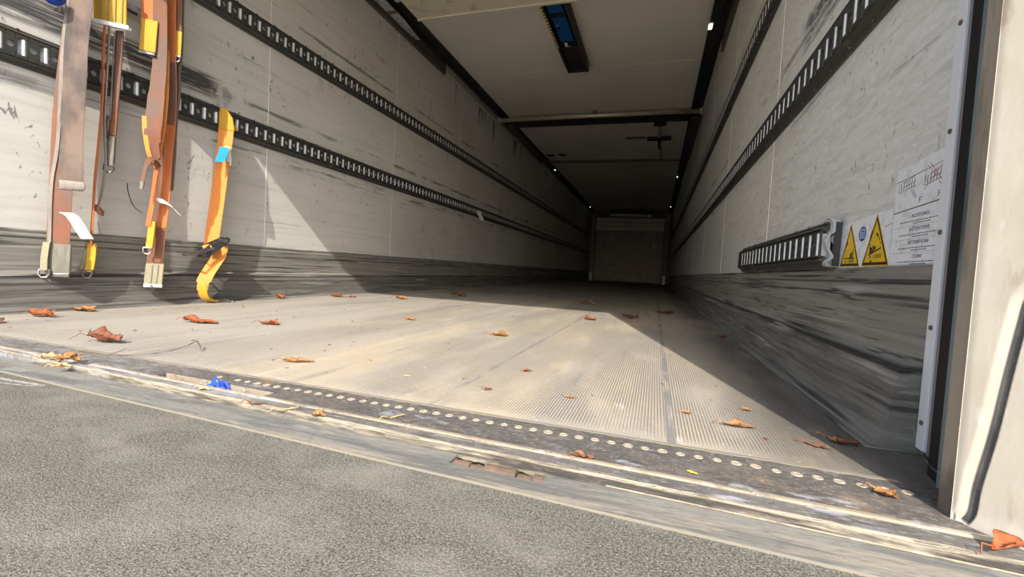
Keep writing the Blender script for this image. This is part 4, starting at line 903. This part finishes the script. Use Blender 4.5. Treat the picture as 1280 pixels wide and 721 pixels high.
# ------------------------------------------------------------------ leaves and litter
def leaf_mesh(seed, L, wd, curl, crump, stem=True, lobed=True):
    rnd = random.Random(seed); nu, nv = 16, 8; vs = []
    ph = [rnd.uniform(0, 6.28) for _ in range(6)]
    for i in range(nu+1):
        u = i/nu
        w_ = math.sin(PI*min(1, u*1.02+.0))**.7*(1-.35*u)
        if lobed: w_ *= 1+.38*math.sin(u*19+ph[0])
        w_ = max(w_, .03)*wd
        for j in range(nv+1):
            v = (j/nv-.5)*2
            x = (u-.5)*L + .12*L*abs(v)*math.sin(u*9+ph[1]); y = v*w_*.5
            cu = curl*(v*v)*w_*(.6+.4*math.sin(3*u+ph[2])) + curl*.30*L*(u-.5)**2*2*math.sin(ph[3]+u)
            z = cu + crump*L*(.5*math.sin(9*u+4*v+ph[4])+.5*math.sin(5*v-7*u+ph[5])+.35*math.sin(17*u+11*v+ph[1]))
            yy = y*(1-.35*min(1,curl*.8)*abs(v))
            vs.append((x, yy, z))
    zr = max(v[2] for v in vs)-min(v[2] for v in vs); lim = wd*(.22+.32*min(1.4,curl)); kz = min(1, lim/max(zr,1e-6)); vs = [(a,b,c*kz) for a,b,c in vs]
    zmin = min(v[2] for v in vs); vs = [(x, y, z-zmin+.0006) for x, y, z in vs]
    n = nv+1; fs = [(i*n+j, i*n+j+1, (i+1)*n+j+1, (i+1)*n+j) for i in range(nu) for j in range(nv)]
    m = MB().add(vs, fs)
    N0 = len(vs); m.add([(x, y, z-.0007+0) for x, y, z in vs], [f[::-1] for f in fs])
    rim = [i for i in range(nv+1)] + [i*n+nv for i in range(1,nu+1)] + [nu*n+j for j in range(nv-1,-1,-1)] + [i*n for i in range(nu-1,0,-1)]
    m.f += [(rim[k], rim[(k+1)%len(rim)], rim[(k+1)%len(rim)]+N0, rim[k]+N0) for k in range(len(rim))]
    if stem:
        a = Vector(vs[nv//2]); m.tube([a+V(.004,0,0), a+V(-.25*L,.04*L,.004), a+V(-.45*L,.10*L*rnd.choice((-1,1)),.0005-a.z+.001)], [.0011,.0009,.0006], 5)
    return m
def leaf(x, y, px_w, mi, label, grp=None, curl=.5, crump=.06, rot=None, seed=None, asp=.7, z=.0012, stem=True, material=None, cat='leaf', scale=1.0, lobed=True):
    d = math.sqrt((x-.839)**2+(y+.687)**2+.06); L = px_w*d/563*scale
    seed = seed if seed is not None else int(abs(x*1000)+abs(y*777))
    rr = random.Random(seed).uniform(-.5,.5)+.3 if rot is None else rot
    m = leaf_mesh(seed, L, L*asp, curl, crump, stem, lobed); o = m.build('dry_leaf' if material is None else 'fallen_leaf', material or ML[mi], smooth=True)
    o.location = (x, y, z); o.rotation_euler = (0,0,rr)
    o['label'] = label; o['category'] = cat
    if grp: o['group'] = grp
    return o
leaf(-.463,.073,34,1,'large crumpled brown leaf on the sunlit floor at far left, near the sill', curl=1.0, crump=.10, rot=.2, asp=.75, lobed=False)
leaf(-1.045,.235,22,0,'curled rust leaf at the foot of the left wall, under the wide strap', curl=.9, rot=.3)
leaf(-1.119,.398,22,2,'flat tan leaf at the foot of the left wall kick plate', curl=.3, rot=.2)
leaf(-.98,.10,18,3,'thin dark leaf at the left edge of the picture on the floor', curl=.3, rot=.3)
leaf(-.600,.432,32,0,'long orange-brown leaf on the floor left, in front of the ratchet strap', curl=.7, rot=.25, asp=.5)
leaf(-.417,.541,24,0,'rust leaf on the sunlit floor right of the ratchet strap tail', curl=.7, rot=.2, asp=.6)
leaf(-1.15,1.317,15,0,'rust leaf lying against the left kick plate, nearest the ratchet hook', curl=.8, rot=-.3, asp=.8)
leaf(-1.064,1.682,17,0,'rust leaf of the close pair near the left wall, left one', curl=.8, rot=.2)
leaf(-.97,1.70,10,0,'rust leaf of the close pair near the left wall, right one', curl=.8, rot=.6)
leaf(-1.13,1.80,8,0,'small rust leaf behind the close pair near the left wall', curl=.6)
leaf(.075,.142,28,2,'curled tan leaf on the floor just inside the sill, left of centre', curl=.9, rot=.5, asp=.45)
leaf(-.724,1.889,18,2,'tan leaf in the sun close to the edge of the shadow, left', curl=.6, asp=.6)
leaf(-.624,2.556,22,3,'dark brown leaf in the shade just beyond the sunlit patch', curl=.7, rot=.1)
leaf(.326,.816,24,2,'orange tan leaf in the middle of the sunlit floor', curl=.8, rot=.1, asp=.6)
leaf(-.133,.991,15,2,'small tan leaf standing on edge, sunlit floor left of centre', curl=.9, asp=.5)
leaf(.36,2.783,18,2,'tan leaf in the shade beyond the corner of the sunlit patch, left one', curl=.5)
leaf(.537,1.627,17,0,'rust leaf with upturned tip at the corner of the sunlit patch', curl=.8)
leaf(.722,1.898,24,1,'brown crinkled leaf in the shade right of the sunlit corner', curl=.7, rot=-.4, asp=.6)
leaf(.914,2.438,22,1,'brown leaf deep in the shade near the right wall', curl=.6, rot=-.4, asp=.5)
leaf(1.125,1.383,12,1,'small brown leaf in the shade at the foot of the right wall', curl=.7, asp=.8)
leaf(.987,.134,28,2,'star-shaped tan leaf on the ribbed floor, right of the grey joint strip', curl=.7, rot=.1, asp=.6)
leaf(1.130,.125,26,3,'dark leaf in the shade beside the right wall trim', curl=.4, rot=-.2, asp=.6)
leaf(1.090,.090,22,3,'thin dark leaf on the shadow edge by the right door post', curl=.3, rot=-.5, asp=.35)
leaf(1.114,-.056,19,2,'flat tan leaf with long stem on the sill by the right door post', curl=.3, rot=-.7, asp=1.0, z=.0016)
leaf(.767,-.109,20,3,'crumpled dark brown leaf on the stained sill strip, centre', curl=1.2, crump=.14, rot=.1, z=.0018)
leaf(-.258,-.104,24,2,'crumpled tan leaf on the raised bead at the left end of the sill', curl=1.2, crump=.12, rot=.2, z=.004)
leaf(-.330,-.100,16,4,'pale leaf scrap at far left of the sill beside the crumpled tan leaf', curl=.9, crump=.1, z=.004)
leaf(-.235,-.128,12,4,'pale papery leaf piece on the seal ridge, far left', curl=.5, z=.0045, asp=.9)
leaf(.372,-.134,16,2,'rounded tan leaf piece standing on the seal ridge', curl=.9, rot=.3, asp=.9, z=.0045, stem=False)
leaf(.312,-.131,20,4,'thin straw-coloured leaf sliver on the seal ridge', curl=.6, rot=.9, asp=.25, z=.0045)
leaf(.250,-.131,18,3,'thin dark leaf sliver on the seal ridge, left of the straw sliver', curl=.4, rot=.5, asp=.25, z=.0045)
leaf(.469,-.078,24,4,'straw stalk lying diagonally on the dark sill plate', curl=.2, rot=1.1, asp=.12, z=.0016)
leaf(.105,-.106,12,4,'small pale leaf on the strip in front of the sill recess', curl=.3, z=.0016)
leaf(.899,-.091,10,0,'small bright yellow leaf on the dark sill plate, right', curl=.15, crump=.02, rot=-.4, asp=.45, z=.0016, material=M['leafy'], stem=False)
leaf(.541,.138,9,1,'small reddish brown leaf bit beside the diagonal grey joint strip', curl=.9)
leaf(.568,.333,10,1,'small dark leaf bit behind the reddish one on the sunlit floor', curl=.9)
leaf(.91,.17,10,2,'small tan leaf bit on the ribs beside the right grey joint strip', curl=.9)
leaf(1.021,.245,9,2,'small tan leaf bit at the edge of the post shadow', curl=.9)
leaf(.70,.165,12,2,'small tan leaf sliver on the ribbed floor left of the right joint strip', curl=.3, asp=.4)
leaf(1.172,-.148,34,0,'curled orange-brown leaf on the seal ridge at the bottom right corner', curl=.9, crump=.10, rot=.5, z=.0045, asp=.7, lobed=False)
# tiny bits: crumbs nobody could tell apart
random.seed(21)
cr = 0
protos = []
for k in range(5):
    m = leaf_mesh(100+k, .010, .006, .7, .12, False, False); protos.append(m)
pm = []
for k, mb_ in enumerate(protos):
    me = bpy.data.meshes.new('leaf_crumb'); me.from_pydata(mb_.v, [], mb_.f); me.materials.append(ML[k]); pm.append(me)
occupied = []
while cr < 130:
    x = random.uniform(-1.1, 1.12); y = random.uniform(.03, 2.6)**1.0
    if random.random() < .5: y *= .35
    if y < .02: continue
    if any((x-a)**2+(y-b2)**2 < .0025 for a, b2 in occupied): continue
    occupied.append((x, y))
    o = bpy.data.objects.new('leaf_crumb', pm[cr % 5]); COL.objects.link(o)
    s = random.uniform(.35, 1.25); o.scale = (s, s, s*.6); o.location = (x, y, .0008); o.rotation_euler = (0, 0, random.uniform(0, 6.28))
    tag(o, 'tiny brown leaf crumb scattered on the dusty floor', 'leaf crumb', 'leaf crumbs on the floor'); cr += 1
# twig
t = thing('twig', 'thin dark bent twig lying from the sill onto the floor, left', 'twig', loc=(-.2,.06,0))
bl(MB().tube(lerp_path([(-.385,-.022,.003),(-.30,-.012,.0025),(-.245,.010,.004),(-.222,.035,.006),(-.212,.065,.010),(-.212,.100,.016),(-.222,.128,.022)], 5), [.0009+.0004*math.sin(i) for i in range(31)], 6), 'stem', M['twig'], t)
bl(MB().tube([(-.222,.128,.022),(-.202,.122,.012),(-.192,.118,.0015)], [.0022,.0016,.001], 6), 'snapped_tip', M['twig'], t)
bl(MB().tube([(-.300,-.012,.0025),(-.303,.015,.006),(-.31,.03,.010)], [.0007,.0006,.0004], 5), 'side_shoot', M['twig'], t)
# blue scrap in the recess
rnd = random.Random(5); m = MB(); nu, nv = 12, 8; vs = []
for i in range(nu+1):
    for j in range(nv+1):
        a, b2 = i/nu, j/nv
        vs.append((.070+.048*a+.003*math.sin(9*b2), -.082+.022*b2, -.016+.027*math.sin(PI*a)**.5*math.sin(PI*min(1,b2*.9+.1))**.5+.003*rnd.uniform(-1,1)+.003*math.sin(14*a+5*b2)))
n = nv+1; m.add(vs, [(i*n+j,i*n+j+1,(i+1)*n+j+1,(i+1)*n+j) for i in range(nu) for j in range(nv)])
o = m.build('crumpled_wrapper', M['deepblue'], smooth=False); tag(o, 'crumpled deep blue plastic scrap sitting in the sill recess', 'wrapper')
md = o.modifiers.new('thick', 'SOLIDIFY'); md.thickness = .0008
# cobweb thread by the post
tag(MB().tube(lerp_path([(1.185,.055,.06),(1.180,.02,.035),(1.172,-.03,.030),(1.165,-.07,.045)], 6), .00009, 4).build('cobweb_thread', M['paper']), 'fine pale cobweb thread hanging at the foot of the right door frame', 'thread')
